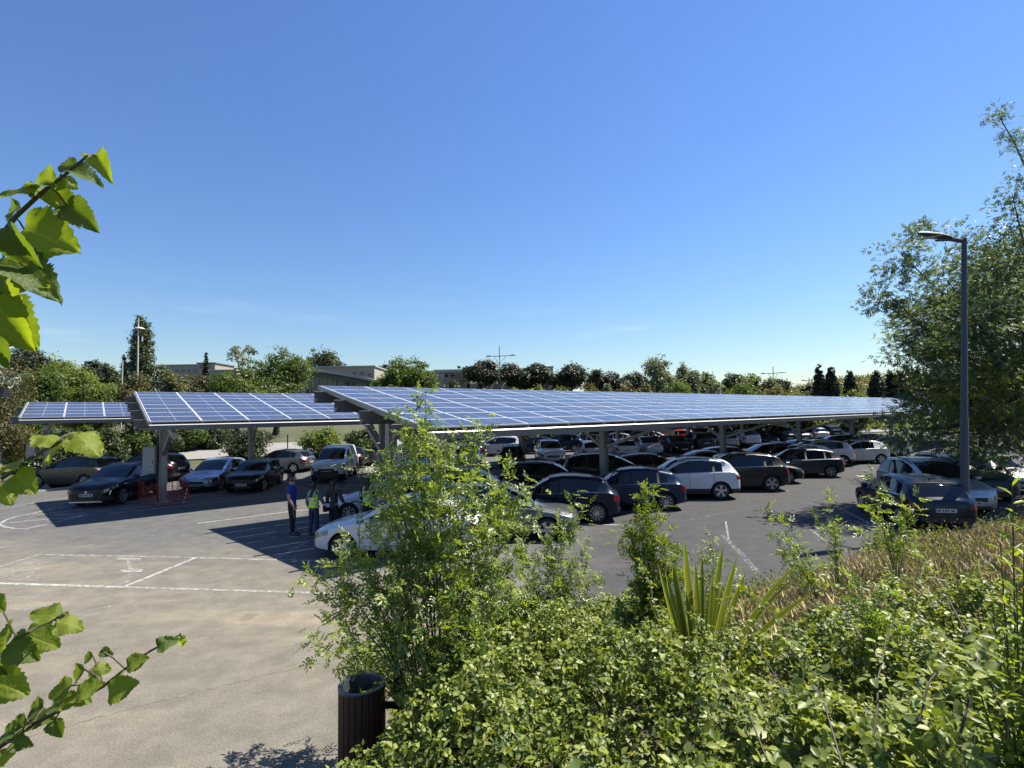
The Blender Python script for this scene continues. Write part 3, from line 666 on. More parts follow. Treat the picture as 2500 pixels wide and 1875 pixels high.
# second row under the same canopy
FAR1 = 'cars in the shaded second row under the largest canopy'
def far1(k): return (-4.0+2.75*k, 18.3+1.95*k)
L1 = [(0, 'hatchback', 'pale blue', AX, 'pale blue hatchback behind the white hatchback and the tubular barrier'),
 (1, 'hatchback', 'dark blue', AXr, 'dark blue hatchback nose right behind the grey estate'), (2, 'estate', 'black', AXr, 'black estate nose right behind the blue-black hatchback'),
 (3, 'people carrier', 'black', AXr, 'boxy black people carrier with roof rails beside a canopy column'), (4, 'hatchback', 'brown', AXr, 'dark brown hatchback behind the white crossover'),
 (5, 'saloon', 'silver', AX, 'silver coupe-like saloon behind the dark bronze crossover'), (6, 'hatchback', 'grey', AXr, 'grey hatchback with sloping tail behind a canopy column'),
 (7, 'estate', 'black', AX, 'black estate behind the charcoal hatchback'), (8, 'saloon', 'dark grey', AXr, 'dark grey saloon behind the small white hatchback'),
 (9, 'estate', 'silver', AXr, 'silver estate behind the white crossover at the far end'), (10, 'suv', 'black', AX, 'black crossover behind the white city car'),
 (11, 'estate', 'dark blue', AX, 'dark blue estate in the last bays behind the white city car'), (12, 'hatchback', 'black', AXr, 'black hatchback in the last bays of the shaded second row')]
for k, kd, c, rz, lb in L1:
    x, y = far1(k); car(kd, c, x+rng.normal()*.15, y+rng.normal()*.12, rz+rng.normal()*.015, lb, FAR1, random.choice(['five', 'ten', 'seven']), 2 if k < 6 else 1)

# facing row under the canopy with the cabinet
N2 = 'cars parked nose-out or nose-in under the canopy with the cabinet'
def near2(j): return (-16.9+2.8*j, 23.5+1.97*j)
x, y = near2(0); PEUG = car('suv', 'black', x-.60, y-.1, TX(.10, -.995), 'glossy black crossover with silver lower lip beside the orange safety net', N2, 'five')
car('hatchback', 'pale blue', -15.35, 27.1, AY, 'pale blue-grey hatchback between the net and the small black car', N2, 'ten')
car('mini', 'black', -13.0, 26.45, TX(.12, -.99), 'small black retro hatchback with chrome window line and round lamps', N2, 'five')
VAN = car('van', 'white', -10.25, 30.2, TX(.10, -.995), 'white panel van with black bumper facing the standing people', N2, 'five')
for j, kd, c, rz, lb in [(4, 'hatchback', 'white', AY, 'white hatchback beside the canopy strut behind the bushy sapling'), (5, 'suv', 'silver', AY, 'silver crossover facing the aisle next to a black hatchback with lit tail'),
 (6, 'city car', 'black', AYr, 'black hatchback seen from behind with a bright tail light'), (7, 'suv', 'white', AY, 'white crossover facing the aisle with wide dark windscreen'),
 (8, 'hatchback', 'white', AYr, 'white hatchback seen from behind next to the white crossover facing out'), (9, 'hatchback', 'white', AYr, 'white hatchback with green plate seen from behind by a canopy column'),
 (10, 'city car', 'white', AY, 'small white hatchback facing out beyond a canopy column'), (11, 'hatchback', 'black', AY, 'black hatchback facing out beside the small white hatchback'),
 (12, 'suv', 'dark grey', AYr, 'dark grey crossover seen from behind with glinting tail light'), (13, 'hatchback', 'silver', AYr, 'silver hatchback seen from behind in the shade'),
 (14, 'suv', 'white', AYr, 'white crossover with sunlit tail seen from behind'), (15, 'hatchback', 'dark blue', AY, 'dark blue hatchback facing out in the shade'),
 (16, 'estate', 'black', AYr, 'black estate seen from behind in the shade'), (17, 'suv', 'dark grey', AY, 'dark grey crossover facing out in the shade'), (18, 'hatchback', 'white', AYr, 'white hatchback near the end of the cabinet canopy'),
 (19, 'suv', 'black', AYr, 'black crossover near the end of the cabinet canopy'), (20, 'hatchback', 'silver', AY, 'silver hatchback near the end of the cabinet canopy')]:
    x, y = near2(j); car(kd, c, x+rng.normal()*.12, y+rng.normal()*.2, rz+rng.normal()*.015, lb, N2, random.choice(['five', 'ten']), 2 if j < 10 else 1)

F2 = 'cars in the back row under the canopy with the cabinet'
for i, kd, c, rz, lb in [(-3, 'suv', 'olive grey', AX, 'olive grey crossover behind the glossy black crossover, by the white rail'), (-2, 'suv', 'black', AX, 'black crossover behind the orange net'),
 (0, 'hatchback', 'grey', AX, 'grey hatchback seen side-on behind the white panel van'), (1, 'estate', 'black', AX, 'black estate just behind the roof of the white panel van'),
 (2, 'hatchback', 'silver', AX, 'silver hatchback in the back row behind the canopy strut'), (3, 'saloon', 'dark grey', AX, 'dark grey saloon in the back row behind the bushy sapling'), (4, 'hatchback', 'black', AX, 'black hatchback in the back row behind the silver crossover'),
 (5, 'people carrier', 'white', AX, 'white people carrier side-on in the back row'), (6, 'hatchback', 'dark blue', AX, 'dark blue hatchback behind the white people carrier'), (7, 'suv', 'blue', AX, 'blue crossover in the back row behind the white crossover facing out'),
 (8, 'hatchback', 'black', AX, 'black hatchback in the back row left of a grey one'), (9, 'hatchback', 'grey', AX, 'grey hatchback in the middle of the back row'), (10, 'suv', 'dark blue', AX, 'dark blue crossover in the middle of the back row'),
 (11, 'estate', 'silver', AXr, 'silver estate in the back row beside the red hatchback'), (12, 'hatchback', 'red', AX, 'red hatchback, the only red car in the back row'), (13, 'suv', 'black', AX, 'black crossover beyond the red hatchback'),
 (14, 'hatchback', 'silver', AX, 'silver hatchback beyond the red hatchback'), (15, 'estate', 'dark blue', AX, 'dark blue estate far along the back row'), (16, 'hatchback', 'white', AX, 'white hatchback far along the back row'), (17, 'suv', 'grey', AX, 'grey crossover at the far end of the back row')]:
    x, y = -15.3+2.8*i, 34.2+1.97*i; car(kd, c, x+rng.normal()*.15, y+rng.normal()*.15, rz, lb, F2, random.choice(['five', 'ten']), 1 if i > 1 else 2)

N3 = 'distant cars under the narrow canopy by the hedge'
cols = ['black', 'white', 'dark grey', 'silver', 'dark blue', 'grey']
kinds = ['hatchback', 'suv', 'estate', 'people carrier']
for j in range(11, 23):
    c, kd = cols[(j*5) % 6], kinds[(j*7) % 4]; x, y = -24.6+2.8*j, 36.2+1.97*j
    car(kd, c, x, y, AY if j % 3 else AYr, f'{c} {kd} in the distance under the narrow canopy', N3, 'five', 1)

# bays under the roadside tree
RT = 'cars parked below the roadside tree by the lamp post'
a = TX(.24, .97)
car('hatchback', 'dark blue', 12.55, 16.75, a, 'dark hatchback with its tail to the lamp post', RT, 'ten')
car('people carrier', 'silver', 15.1, 19.0, TX(-.20, -.98), 'silver people carrier nose to the verge beside the dark hatchback', RT, 'five')
car('suv', 'dark green', 18.0, 21.2, TX(-.20, -.98), 'dark green crossover in the tree shade beyond the silver people carrier', RT, 'five')
car('hatchback', 'silver', 20.7, 22.9, TX(-.20, -.98), 'silver hatchback in the tree shade beyond the dark green crossover', RT, 'five')

# marks that tell the nearest fronts apart
h = SPEC['suv']['L']/2
MB().box((h+.012, 0, .245), (.05, 1.25, .05), None, .012).build('silver_lip', M_chrome, PEUG)
mb = MB(); mb.box((h+.024, 0, .665), (.012, .045, .035)); mb.box((h+.024, -.02, .625), (.012, .03, .06), Matrix.Rotation(R(25), 3, 'X')); mb.box((h+.024, .03, .62), (.012, .025, .07), Matrix.Rotation(R(-28), 3, 'X')); mb.build('emblem', M_chrome, PEUG)
for sd in (1, -1): MB().box((h-.17, sd*.80, .55), (.03, .03, .26), Matrix.Rotation(R(sd*-22), 3, 'X')).build('daytime_lamp', M_chrome, PEUG)
h = SPEC['van']['L']/2
mb = MB()
for dz in (0, .045):
    for sd in (1, -1): mb.box((h+.02, sd*.055, .80+dz), (.012, .12, .018), Matrix.Rotation(R(-sd*28), 3, 'X'))
mb.build('emblem', M_chrome, VAN); MB().box((h-.02, 0, .44), (.10, 1.30, .40), None, .05).build('front_bumper', M_black, VAN)
mb = MB()
for i, w_ in enumerate((.05, .10, .06, .12, .07, .09)): mb.box((.55-i*.12, .938, .92+(i % 2)*.02), (w_, .006, .05))
mb.build('door_lettering', M_plateblue, VAN)['kind'] = 'stuff'; MB().box((-.25, .935, .48), (1.25, .02, .16), None, .008).build('rubbing_strip', M_black, VAN)
# ================================================================ things on the car park
M_cab = mat('cabinet_grey', (.44, .45, .45), .45, 0, .4, noise=(3, .92, 1.06))
M_orange = mat('orange_net', (.34, .045, .02), .6)
M_wood = mat('stained_wood', (.085, .036, .018), .7, noise=(14, .5, 1.6), bump=.25)
M_liner = mat('bin_liner_steel', (.10, .115, .135), .4, .6)
M_lamp = mat('lamp_post_grey', (.075, .083, .092), .5, .2)
M_lens = mat('lamp_lens', (.35, .36, .36), .2)
M_whitep = mat('white_metal', (.70, .70, .67), .5)
M_conc = mat('pale_concrete', (.45, .42, .37), .85, noise=(.8, .85, 1.12))
M_beige = mat('beige_wall', (.47, .42, .35), .9, noise=(.5, .88, 1.1))
M_dark = mat('dark_metal', (.02, .022, .024), .45, .3)

ce = C2.matrix_basis.copy() if False else None
def c2loc(x, y, z):
    c, s = math.cos(CRZ), math.sin(CRZ); return Vector((-13.005+x*c-y*s, 18.685+x*s+y*c, z))
q = c2loc(.8, 3.95, 0)
e = empty('electrical_cabinet', (q.x-.42, q.y-.16, 0), R(8), 'tall pale grey electrical cabinet fixed to the end column of the canopy', 'cabinet')
MB().box((0, 0, 1.82), (.50, .28, 1.12), None, .015).build('housing', M_cab, e); MB().box((0, -.152, 1.83), (.43, .012, 1.02), None, .004).build('door', M_cab, e)
MB().box((.16, -.162, 1.75), (.03, .012, .12)).build('handle', M_dark, e); MB().tube([(.27, 0, 2.9), (.27, 0, 1.1), (.30, 0, .05)], .035, 8).build('conduit', M_dark, e)
MB().box((.12, -.161, 1.45), (.10, .008, .06)).build('warning_plate', M_whitep, e)
# sagging orange safety net round the column foot
def net(path, h, label):
    e = empty('safety_net', (path[0][0], path[0][1], 0), 0, label, 'safety net'); o = Vector((path[0][0], path[0][1], 0))
    pts = []; n = 56
    for i in range(n+1):
        f = i/n*(len(path)-1); k = min(int(f), len(path)-2); p = Vector((*path[k], 0)).lerp(Vector((*path[k+1], 0)), f-k); pts.append(p-o)
    mb = MB()
    sag = lambda i: h*(.86+.10*math.sin(i*.55)+.05*math.sin(i*1.7))
    for r in range(9):
        mb.tube([p+Vector((math.sin(i*.9+r)*.015, math.cos(i*.7)*.02, .03+(sag(i)-.03)*r/8)) for i, p in enumerate(pts)], .006, 4, False)
    for i, p in enumerate(pts): mb.tube([p+Vector((math.sin(i*.9+r)*.015, math.cos(i*.7)*.02, .03+(sag(i)-.03)*r/8)) for r in (0, 3, 6, 8)], .005, 4, False)
    q = mb.build('mesh_net', M_orange, e); q['kind'] = 'stuff'
    for k, p in enumerate(path):
        if k % 2 == 0: MB().tube([(p[0]-o.x, p[1]-o.y, 0), (p[0]-o.x, p[1]-o.y, h*1.02)], .012, 6).build('stake', M_orange, e)
A, B, Cn, Dn, En = G(338, 1226), G(372, 1236), G(420, 1234), G(462, 1217), G(432, 1200)
net([(A.x, A.y), (B.x, B.y), (Cn.x, Cn.y), (Dn.x, Dn.y), (En.x, En.y)], .95, 'sagging orange plastic safety net round the foot of the cabinet column')
t0, t1 = G(448, 1228), D(461, 1197, G(448, 1228).y); MB().tube([(t0.x, t0.y, 0), ((t0.x+t1.x)/2+.03, t0.y, t1.z*.5), (t1.x, t1.y, t1.z)], .022, 6)
tp = empty('barrier_tape', (t0.x, t0.y, 0), 0, 'red and white barrier tape hanging beside the orange net', 'tape')
M_tred = mat('tape_red', (.5, .03, .02), .5)
for i in range(7):
    MB().box((.02+i*.018, 0, .04+i*.085), (.05, .012, .082), Matrix.Rotation(R(12), 3, 'Y')).build('tape_band', M_tred if i % 2 else M_whitep, tp)
# cardboard-pale utility box between the cars
p = G(415, 1200); e = empty('utility_box', (p.x+.1, p.y+2.4, 0), R(5), 'low white slotted utility box behind the cabinet column', 'box')
MB().box((0, 0, .42), (.8, .4, .84), None, .02).build('housing', M_whitep, e)
for i in range(4): MB().box((-.27+i*.18, -.205, .55), (.05, .012, .3)).build('vent', M_dark, e)
# cabinets on the narrow canopy's column
c, s = math.cos(CRZ), math.sin(CRZ); q = Vector((-23.9+.9*c-2.58*s, 25.25+.9*s+2.58*c, 0))
for dx, lb in ((-.45, 'grey inverter box on the end column of the narrow canopy'), (-2.0, 'grey inverter box on a post by the frame edge, left of the narrow canopy')):
    e = empty('inverter_box', (q.x+dx, q.y-.2+dx*.3, 0), R(10), lb, 'inverter'); MB().box((0, 0, 1.95), (.42, .25, .85), None, .02).build('housing', M_cab, e); MB().box((0, -.13, 1.95), (.34, .012, .7)).build('door', M_cab, e); MB().tube([(.0, .05, 0), (0, .05, 1.6)], .05, 6).build('post', M_dark, e)
# low white rail in front of the hedge
e = empty('low_rail', tuple(G(97, 1180)), 0, 'low white tubular rail on the grass verge behind the glossy black crossover', 'rail')
a, b_ = G(97, 1186), G(255, 1172); o = Vector(e.location); hgt = .62
MB().tube([a-o, a-o+Vector((.12, .05, hgt-.06)), a-o+Vector((.3, .06, hgt)), b_-o+Vector((0, 0, hgt))], .045, 8).build('top_tube', M_whitep, e, True)
for f in (.35, .7, .98): p = a.lerp(b_, f)-o; MB().tube([p, p+Vector((0, 0, hgt))], .035, 8).build('post', M_whitep, e, True)
# verge strip under the hedge
vg = [G(-200, 1203), G(0, 1203), G(300, 1170)]; sheet('grass_verge', [(vg[0].x-8, vg[0].y), (vg[1].x, vg[1].y), (vg[2].x, vg[2].y), (-9, 49.2), (-10, 53), (-26, 43), (-60, 34)], .075, M_meadow)

# ---- litter bin
p = G(884, 1858); bx, by = D(884, 1680, 5.35).x, 5.35
e = empty('litter_bin', (bx, by, 0), 0, 'round litter bin of dark wooden slats with steel liner beside the brambles', 'bin')
sl = MB(); sl.box((0, 0, 0), (.058, .024, .80), None, .006); me = sl.mesh('slat', M_wood)
for i in range(22):
    a = 2*math.pi*i/22; link('slat', me, e, None, (.215*math.cos(a), .215*math.sin(a), .46), (0, 0, a+math.pi/2))
mb = MB(); mb.lathe([(.205, .855), (.232, .86), (.232, .885), (.195, .885), (.188, .86), (.188, .12), (.0001, .12)], 28); mb.build('liner', M_liner, e, True)
mb = MB()
for z in (.16, .74): mb.lathe([(.196, z), (.200, z), (.200, z+.04), (.196, z+.04)], 28, closed=True)
mb.build('hoop', M_dark, e, True); MB().box((.34, .12, .50), (.09, .07, 1.0), None, .012).build('post', M_dark, e); MB().box((.26, .09, .62), (.12, .03, .06)).build('bracket', M_dark, e); MB().tube([(0, 0, 0), (0, 0, .12)], .12, 12).build('foot', M_dark, e)

# ---- tubular hoop barriers behind the white hatchback
for i, (x0, x1, y0, lb) in enumerate([(856, 892, 1252, 'black tubular hoop barrier beside the second vest wearer'), (925, 962, 1248, 'black tubular hoop barrier behind the white hatchback roof')]):
    a, b_ = D(x0, y0, 15.4), D(x1, y0, 15.2); e = empty('hoop_barrier', (a.x, a.y, 0), 0, lb, 'barrier', 'black hoop barriers'); h = 1.05; dx = b_.x-a.x; dy = b_.y-a.y
    MB().tube([(0, 0, 0), (0, 0, h-.10), (.03, 0, h-.03), (.10, 0, h), (dx-.10, dy, h), (dx-.03, dy, h-.03), (dx, dy, h-.10), (dx, dy, 0)], .022, 8).build('hoop', M_dark, e, True); MB().tube([(0, 0, .55), (dx, dy, .55)], .016, 6).build('cross_bar', M_dark, e)

# ---- lamp post by the verge
pb, pt = G(2354.7, 1289, .12), D(2354, 583, 15.95)
e = empty('street_lamp', tuple(pb), 0, 'tall grey street lamp with flat oval head leaning out beside the roadside tree', 'street lamp')
v = pt-pb
MB().tube([(0, 0, -.2), v*.35, v*.36, v], [.115, .10, .088, .072], 12).build('post', M_lamp, e, True); MB().lathe([(.16, -.1), (.16, .10), (.12, .13)], 12).build('base_sleeve', M_lamp, e, True)
h0 = D(2241, 569, 15.3)-pb; h1 = D(2318, 582, 15.8)-pb
MB().tube([v-Vector((0, 0, .05)), h1], [.045, .04], 8).build('arm', M_lamp, e, True)
def lamp_head(a, b_, w, th, e):
    mb = MB(); d = (a-b_); n = 10; V = []; F = []; side = d.cross(Vector((0, 0, 1))).normalized(); m = 10
    for i in range(n+1):
        f = i/n; ww = w*math.sin(math.pi*(.10+.86*f)**.75)**.7; hh = th*math.sin(math.pi*(.12+.80*f))**.8; c = b_.lerp(a, f)
        for k in range(m):
            t = 2*math.pi*k/m; V.append(c+side*math.cos(t)*ww+Vector((0, 0, 1))*(math.sin(t)*hh*(1.0 if math.sin(t) > 0 else .45)))
    for i in range(n):
        for k in range(m): F.append((i*m+k, i*m+(k+1) % m, (i+1)*m+(k+1) % m, (i+1)*m+k))
    F += [tuple(range(m)), tuple(range(n*m, n*m+m))]
    return obj('lamp_head', V, F, M_lamp, e, True, 60)
hd = lamp_head(h0, h1, .17, .10, e); mid = (h0+h1)/2; MB().box(mid-Vector((.06, 0, .045)), (.45, .22, .02), Matrix.Rotation(R(-6), 3, 'Y')).build('lens', M_lens, hd)
h2 = D(2285, 587, 16.9)-pb; MB().tube([v-Vector((0, 0, .12)), h2.lerp(v, .5), h2], [.035, .05, .04], 8).build('second_head', M_lamp, e, True)

# ---- distant twin-arm street lamps
def hz(x, y): return hill(x, y)
def twin(px, ytop, yarm, xl, xr, Y, label):
    t = D(px, ytop, Y); b0 = Vector((t.x, Y, hz(t.x, Y))); e = empty('twin_street_lamp', tuple(b0), 0, label, 'street lamp', 'twin-arm street lamps beyond the canopies')
    v = t-b0; k = Y/75*.07; MB().tube([(0, 0, 0), v], [k*1.3, k*.7], 8).build('post', M_lamp, e, True)
    L, Rr, a = D(xl, yarm+1, Y)-b0, D(xr, yarm-1.5, Y)-b0, D(px, yarm+.5, Y)-b0
    for s_ in (L, Rr):
        MB().tube([a, s_], [k*.8, k*.6], 6).build('arm', M_lamp, e); d = (s_-a).normalized(); lamp_head(s_+d*k*3, s_-d*k*9, k*3.0, k*1.9, e)
    lo = D(px, yarm+22, Y)-b0
    for s_ in (L, Rr): MB().tube([lo, a.lerp(s_, .45)], k*.4, 5).build('brace', M_lamp, e)
twin(1219, 846, 869, 1190, 1256, 78, 'twin-arm street lamp standing before the round dark stone pine')
twin(1887, 896, 911, 1861, 1915, 120, 'twin-arm street lamp beyond the silvery poplars')
twin(1975, 922, 928, 1960, 1990, 190, 'smallest twin-arm street lamp left of the cypresses')
# ---- mast with disc lamp before the poplar
t = D(338, 776, 44); b0 = Vector((t.x+.1, 44, 0)); b0.z = hz(b0.x, 44); e = empty('lamp_mast', tuple(b0), 0, 'slim lamp mast with a white disc head in front of the tall poplar', 'street lamp')
v = t-b0; MB().tube([(0, 0, 0), v], [.09, .045], 8).build('post', M_whitep, e, True)
h = D(341, 803, 44)-b0; MB().lathe([(.0001, .18), (.18, .15), (.36, .05), (.38, .0), (.0001, -.03)], 18, h).build('disc_head', M_whitep, e, True)
h = D(329, 821, 44)-b0; MB().tube([(D(337, 821, 44)-b0), h], .05, 6).build('arm', M_dark, e); MB().box(h, (.45, .25, .12), None, .03).build('camera_box', M_dark, e); h = D(347, 829, 44)-b0; MB().tube([h+Vector((0, 0, -.15)), h+Vector((0, 0, .25))], .06, 6).build('sensor', M_whitep, e)
b1 = D(299, 900, 60); e = empty('lamp_mast', (b1.x, 60, hz(b1.x, 60)), 0, 'thin pale pole right of the small pointed cypress', 'pole'); MB().tube([(0, 0, 0), (0, 0, D(299, 880, 60).z-hz(b1.x, 60))], .06, 6).build('post', M_whitep, e)
# ---- floodlight on the left edge
fp = D(9, 962, 14); e = empty('floodlight', (fp.x-.9, 14, 0), 0, 'black ribbed floodlight head at the end of an arm before the left trees', 'floodlight'); o = Vector(e.location)
MB().tube([(0, 0, 0), (0, 0, fp.z-.05)], [.07, .05], 8).build('post', M_dark, e); MB().tube([(0, 0, fp.z-.05), (.75, 0, fp.z)], .03, 6).build('arm', M_dark, e)
for k in range(4): MB().box((.86, 0, fp.z-.075+k*.05), (.30, .24, .026), None, .006).build('fin', M_dark, e)
MB().box((.86, .0, fp.z), (.24, .18, .18)).build('housing', M_liner, e); MB().box((.86, 0, fp.z+.16), (.10, .08, .1), None, .02).build('sensor', M_dark, e)

# ================================================================ people
def skin(verts, edges, rad, root, sub=2):
    me = bpy.data.meshes.new('sk'); me.from_pydata([tuple(v) for v in verts], edges, []); o = bpy.data.objects.new('sk', me); COL.objects.link(o)
    o.modifiers.new('s', 'SKIN'); d = me.skin_vertices[0].data
    for i, r in enumerate(rad): d[i].radius = (r, r) if not isinstance(r, tuple) else r; d[i].use_root = (i == root)
    ss = o.modifiers.new('u', 'SUBSURF'); ss.levels = sub; ss.render_levels = sub
    dg = bpy.context.evaluated_depsgraph_get(); m2 = bpy.data.meshes.new_from_object(o.evaluated_get(dg)); bpy.data.objects.remove(o)
    m2.polygons.foreach_set('use_smooth', [True]*len(m2.polygons)); return m2
M_skin = mat('skin', (.42, .25, .17), .55); M_hair = mat('dark_hair', (.012, .009, .008), .5)
M_shoe = mat('dark_shoe', (.02, .02, .025), .6); M_sole = mat('white_sole', (.5, .5, .5), .6)
M_hivis = mat('hi_vis_yellow', (.70, .95, .03), .6); M_reflect = mat('reflective_tape', (.62, .64, .62), .4); M_paper = mat('white_paper', (.78, .79, .80), .7)
def cloth(name, c): return mat(name, c, .85, noise=(9, .8, 1.2))
def person(loc, rz, H, label, shirt, trousers, arms, stance, hair='short', vest=False, extras=None, lean=0.0, headturn=0.0):
    """faces local +X; arms: per side (elbow, wrist) offsets from the shoulder in body heights"""
    e = empty('person', loc, rz, label, 'person', 'people standing behind the white hatchback')
    J = {}; q = lambda x, y, z: Vector((x+lean*max(0, z-.5), y, z))*H
    V = []; E = []; Rd = []
    def add(p, r, par=None):
        V.append(p); Rd.append(r*H if not isinstance(r, tuple) else (r[0]*H, r[1]*H))
        if par is not None: E.append((par, len(V)-1))
        return len(V)-1
    pel = add(q(0, 0, .525), .052); ws = add(q(.005, 0, .61), .052, pel); ch = add(q(.0, 0, .72), .078, ws); nb = add(q(-.005, 0, .80), .05, ch); nk = add(q(.0, 0, .845), .033, nb)
    hb = add(q(.008, 0, .885), .048, nk); hc = add(q(.006, 0, .935), .056, hb); ht = add(q(0, 0, .972), .040, hc); ch2 = add(q(.042, 0, .885), .022, hb); ns = add(q(.066, 0, .917), .010, hc)
    legs = []; hands = []
    for sd, (kx, ax, ay) in zip((1, -1), stance):
        hp = add(q(0, sd*.052, .49), .046, pel); kn = add(q(kx, sd*.055, .275), .036, hp); an = add(q(ax, sd*ay, .045), .024, kn); ft = add(q(ax+.065, sd*(ay+.012), .022), .020, an)
        legs.append((hp, kn, an, ft))
    arm = []
    for sd, (el, wr) in zip((1, -1), arms):
        sh = add(q(-.005, sd*.108, .795), .036, nb); eb = add(q(-.005+el[0], sd*.118+el[1], .795+el[2]), .026, sh); w = add(q(-.005+wr[0], sd*.118+wr[1], .795+wr[2]), .018, eb)
        d = (V[w]-V[eb]).normalized(); side = d.cross(Vector((1, 0, 0))).normalized(); pm = add(V[w]+d*.035*H, (.021, .012), w)
        for f, (off, ln) in enumerate(((-.015, .034), (-.005, .042), (.005, .040), (.015, .030))):
            b0 = V[pm]+d*.018*H+Vector((1, 0, 0))*off*H; k1 = add(b0, .006, pm); add(b0+(d+side*.15).normalized()*ln*H, .0045, k1)
        k1 = add(V[w]+d*.02*H+Vector((1, 0, 0))*.022*H, .007, w); add(V[k1]+(d+Vector((.5, 0, 0))).normalized()*.028*H, .0055, k1)
        arm.append((sh, eb, w))
    link('body', skin(V, E, Rd, pel, 2), e, M_skin)
    g = lambda ids, ex: ([V[i] for i in ids], [((Rd[i] if not isinstance(Rd[i], tuple) else Rd[i][0])+ex*H) for i in ids])
    # top
    ids = [pel, ws, ch, nb, arm[0][0], arm[0][1], arm[1][0], arm[1][1], arm[0][2], arm[1][2]]; vv, rr = g(ids, .010); rr[0] = .076*H; rr[1] = .072*H; vv[0] = vv[0]-Vector((0, 0, .045*H)); long_ = shirt[1]
    if long_: ed = [(0, 1), (1, 2), (2, 3), (3, 4), (4, 5), (3, 6), (6, 7), (5, 8), (7, 9)]
    else:
        ed = [(0, 1), (1, 2), (2, 3), (3, 4), (4, 5), (3, 6), (6, 7)]; vv, rr = vv[:8], rr[:8]
        for k, s_ in ((5, 4), (7, 6)): vv[k] = vv[s_].lerp(vv[k], .72)
    link('top', skin(vv, ed, rr, 1, 2), e, shirt[0])
    ids = [pel, *legs[0][:3], *legs[1][:3], ws]; vv, rr = g(ids, .011); vv[7] = vv[0].lerp(vv[7], .55); rr[7] = .058*H; rr[0] = .068*H; rr[1] = rr[4] = .058*H; rr[3] = rr[6] = .034*H; rr[2] = rr[5] = .044*H
    link('trousers', skin(vv, [(0, 1), (1, 2), (2, 3), (0, 4), (4, 5), (5, 6), (0, 7)], rr, 0, 2), e, trousers)
    for lg in legs:
        a, f = V[lg[2]], V[lg[3]]; d = (f-a); d.z = 0; rot = Matrix.Rotation(math.atan2(d.y, d.x), 3, 'Z'); c = Vector((a.x, a.y, 0))+rot @ Vector((.036*H, 0, .028*H))
        s_ = MB(); s_.box(c, (.145*H, .052*H, .042*H), rot, .014); s_ = s_.build('shoe', M_shoe, e, True); MB().box(c-Vector((0, 0, .022*H)), (.15*H, .056*H, .012*H), rot, .003).build('sole', M_sole, s_)
    # hair as a shell on the skull
    hv = [V[hc]+Vector((-.010, 0, .012))*H, V[ht]+Vector((-.006, 0, .006))*H, V[hb]+Vector((-.028, 0, .015))*H]; hr = [.060*H, .046*H, .040*H]; he = [(0, 1), (0, 2)]
    if hair == 'long': hv += [V[nk]+Vector((-.035, 0, -.02))*H, V[nb]+Vector((-.055, 0, -.05))*H, V[ch]+Vector((-.078, 0, -.01))*H]; hr += [.042*H, .040*H, .022*H]; he += [(2, 3), (3, 4), (4, 5)]
    link('hair', skin(hv, he, hr, 0, 2), e, M_hair)
    for s_ in (1, -1):
        MB().box(V[hc]+Vector((.056, s_*.020, -.008))*H, (.004*H, .014*H, .007*H)).build('eye', M_ink, e); MB().lathe([(.0001, -.006*H), (.012*H, -.004*H), (.012*H, .004*H), (.0001, .006*H)], 8, V[hc]+Vector((-.002, s_*.056, -.010))*H, 'Y').build('ear', M_skin, e)
    MB().box(V[hb]+Vector((.058, 0, .004))*H, (.006*H, .026*H, .006*H)).build('mouth', mat('lip', (.3, .12, .1), .5), e)
    if vest:
        ids = [pel, ws, ch, nb, arm[0][0], arm[1][0]]; vv, rr = g(ids, .024); vv[0] = vv[0]+Vector((0, 0, .02*H)); rr[0] = .090*H; rr[1] = .086*H
        link('vest', skin(vv, [(0, 1), (1, 2), (2, 3), (3, 4), (3, 5)], rr, 1, 2), e, M_hivis)
        for z, w_ in ((.605, .092), (.66, .094)):
            MB().lathe([(w_*H, -.012*H), (w_*1.05*H, 0), (w_*H, .012*H)], 18, q(.002, 0, z)).build('reflective_band', M_reflect, e, True)
        for s_ in (1, -1):
            MB().tube([q(-.098, s_*.05, .66), q(-.098, s_*.055, .74), q(-.07, s_*.06, .82), q(0, s_*.062, .852), q(.075, s_*.055, .80), q(.10, s_*.05, .66)], .010*H, 6).build('reflective_band', M_reflect, e, True)
    if extras: extras(e, V, dict(hc=hc, hb=hb, ch=ch, pel=pel, arm=arm, nb=nb), H, q)
    return e
ST = [(.01, -.015, .055), (.02, .03, .06)]
HANG = [((-.01, .01, -.17), (.02, .0, -.31)), ((-.01, -.01, -.17), (.05, .01, -.30))]
def man_x(e, V, j, H, q):
    p = V[j['hc']]
    mb = MB(); mb.tube([p+Vector((-.01, -.058, .0))*H, p+Vector((.058, -.045, -.004))*H, p+Vector((.064, 0, -.002))*H, p+Vector((.058, .045, -.004))*H, p+Vector((-.01, .058, 0))*H], .004*H, 5); mb.build('glasses', M_dark, e)
    b0 = V[j['hb']]; link('beard', skin([b0+Vector((.040, 0, -.006))*H, b0+Vector((.02, .034, .004))*H, b0+Vector((.02, -.034, .004))*H], [(0, 1), (0, 2)], [.022*H, .022*H, .022*H], 0, 2), e, M_hair)
p = G(712, 1308); person((p.x, p.y, 0), R(8), 1.84, 'bearded person in a royal blue polo shirt and black trousers, hand in pocket', (cloth('blue_polo', (.012, .03, .28)), False), cloth('black_trousers', (.012, .012, .016)), HANG, ST, 'short', False, man_x)
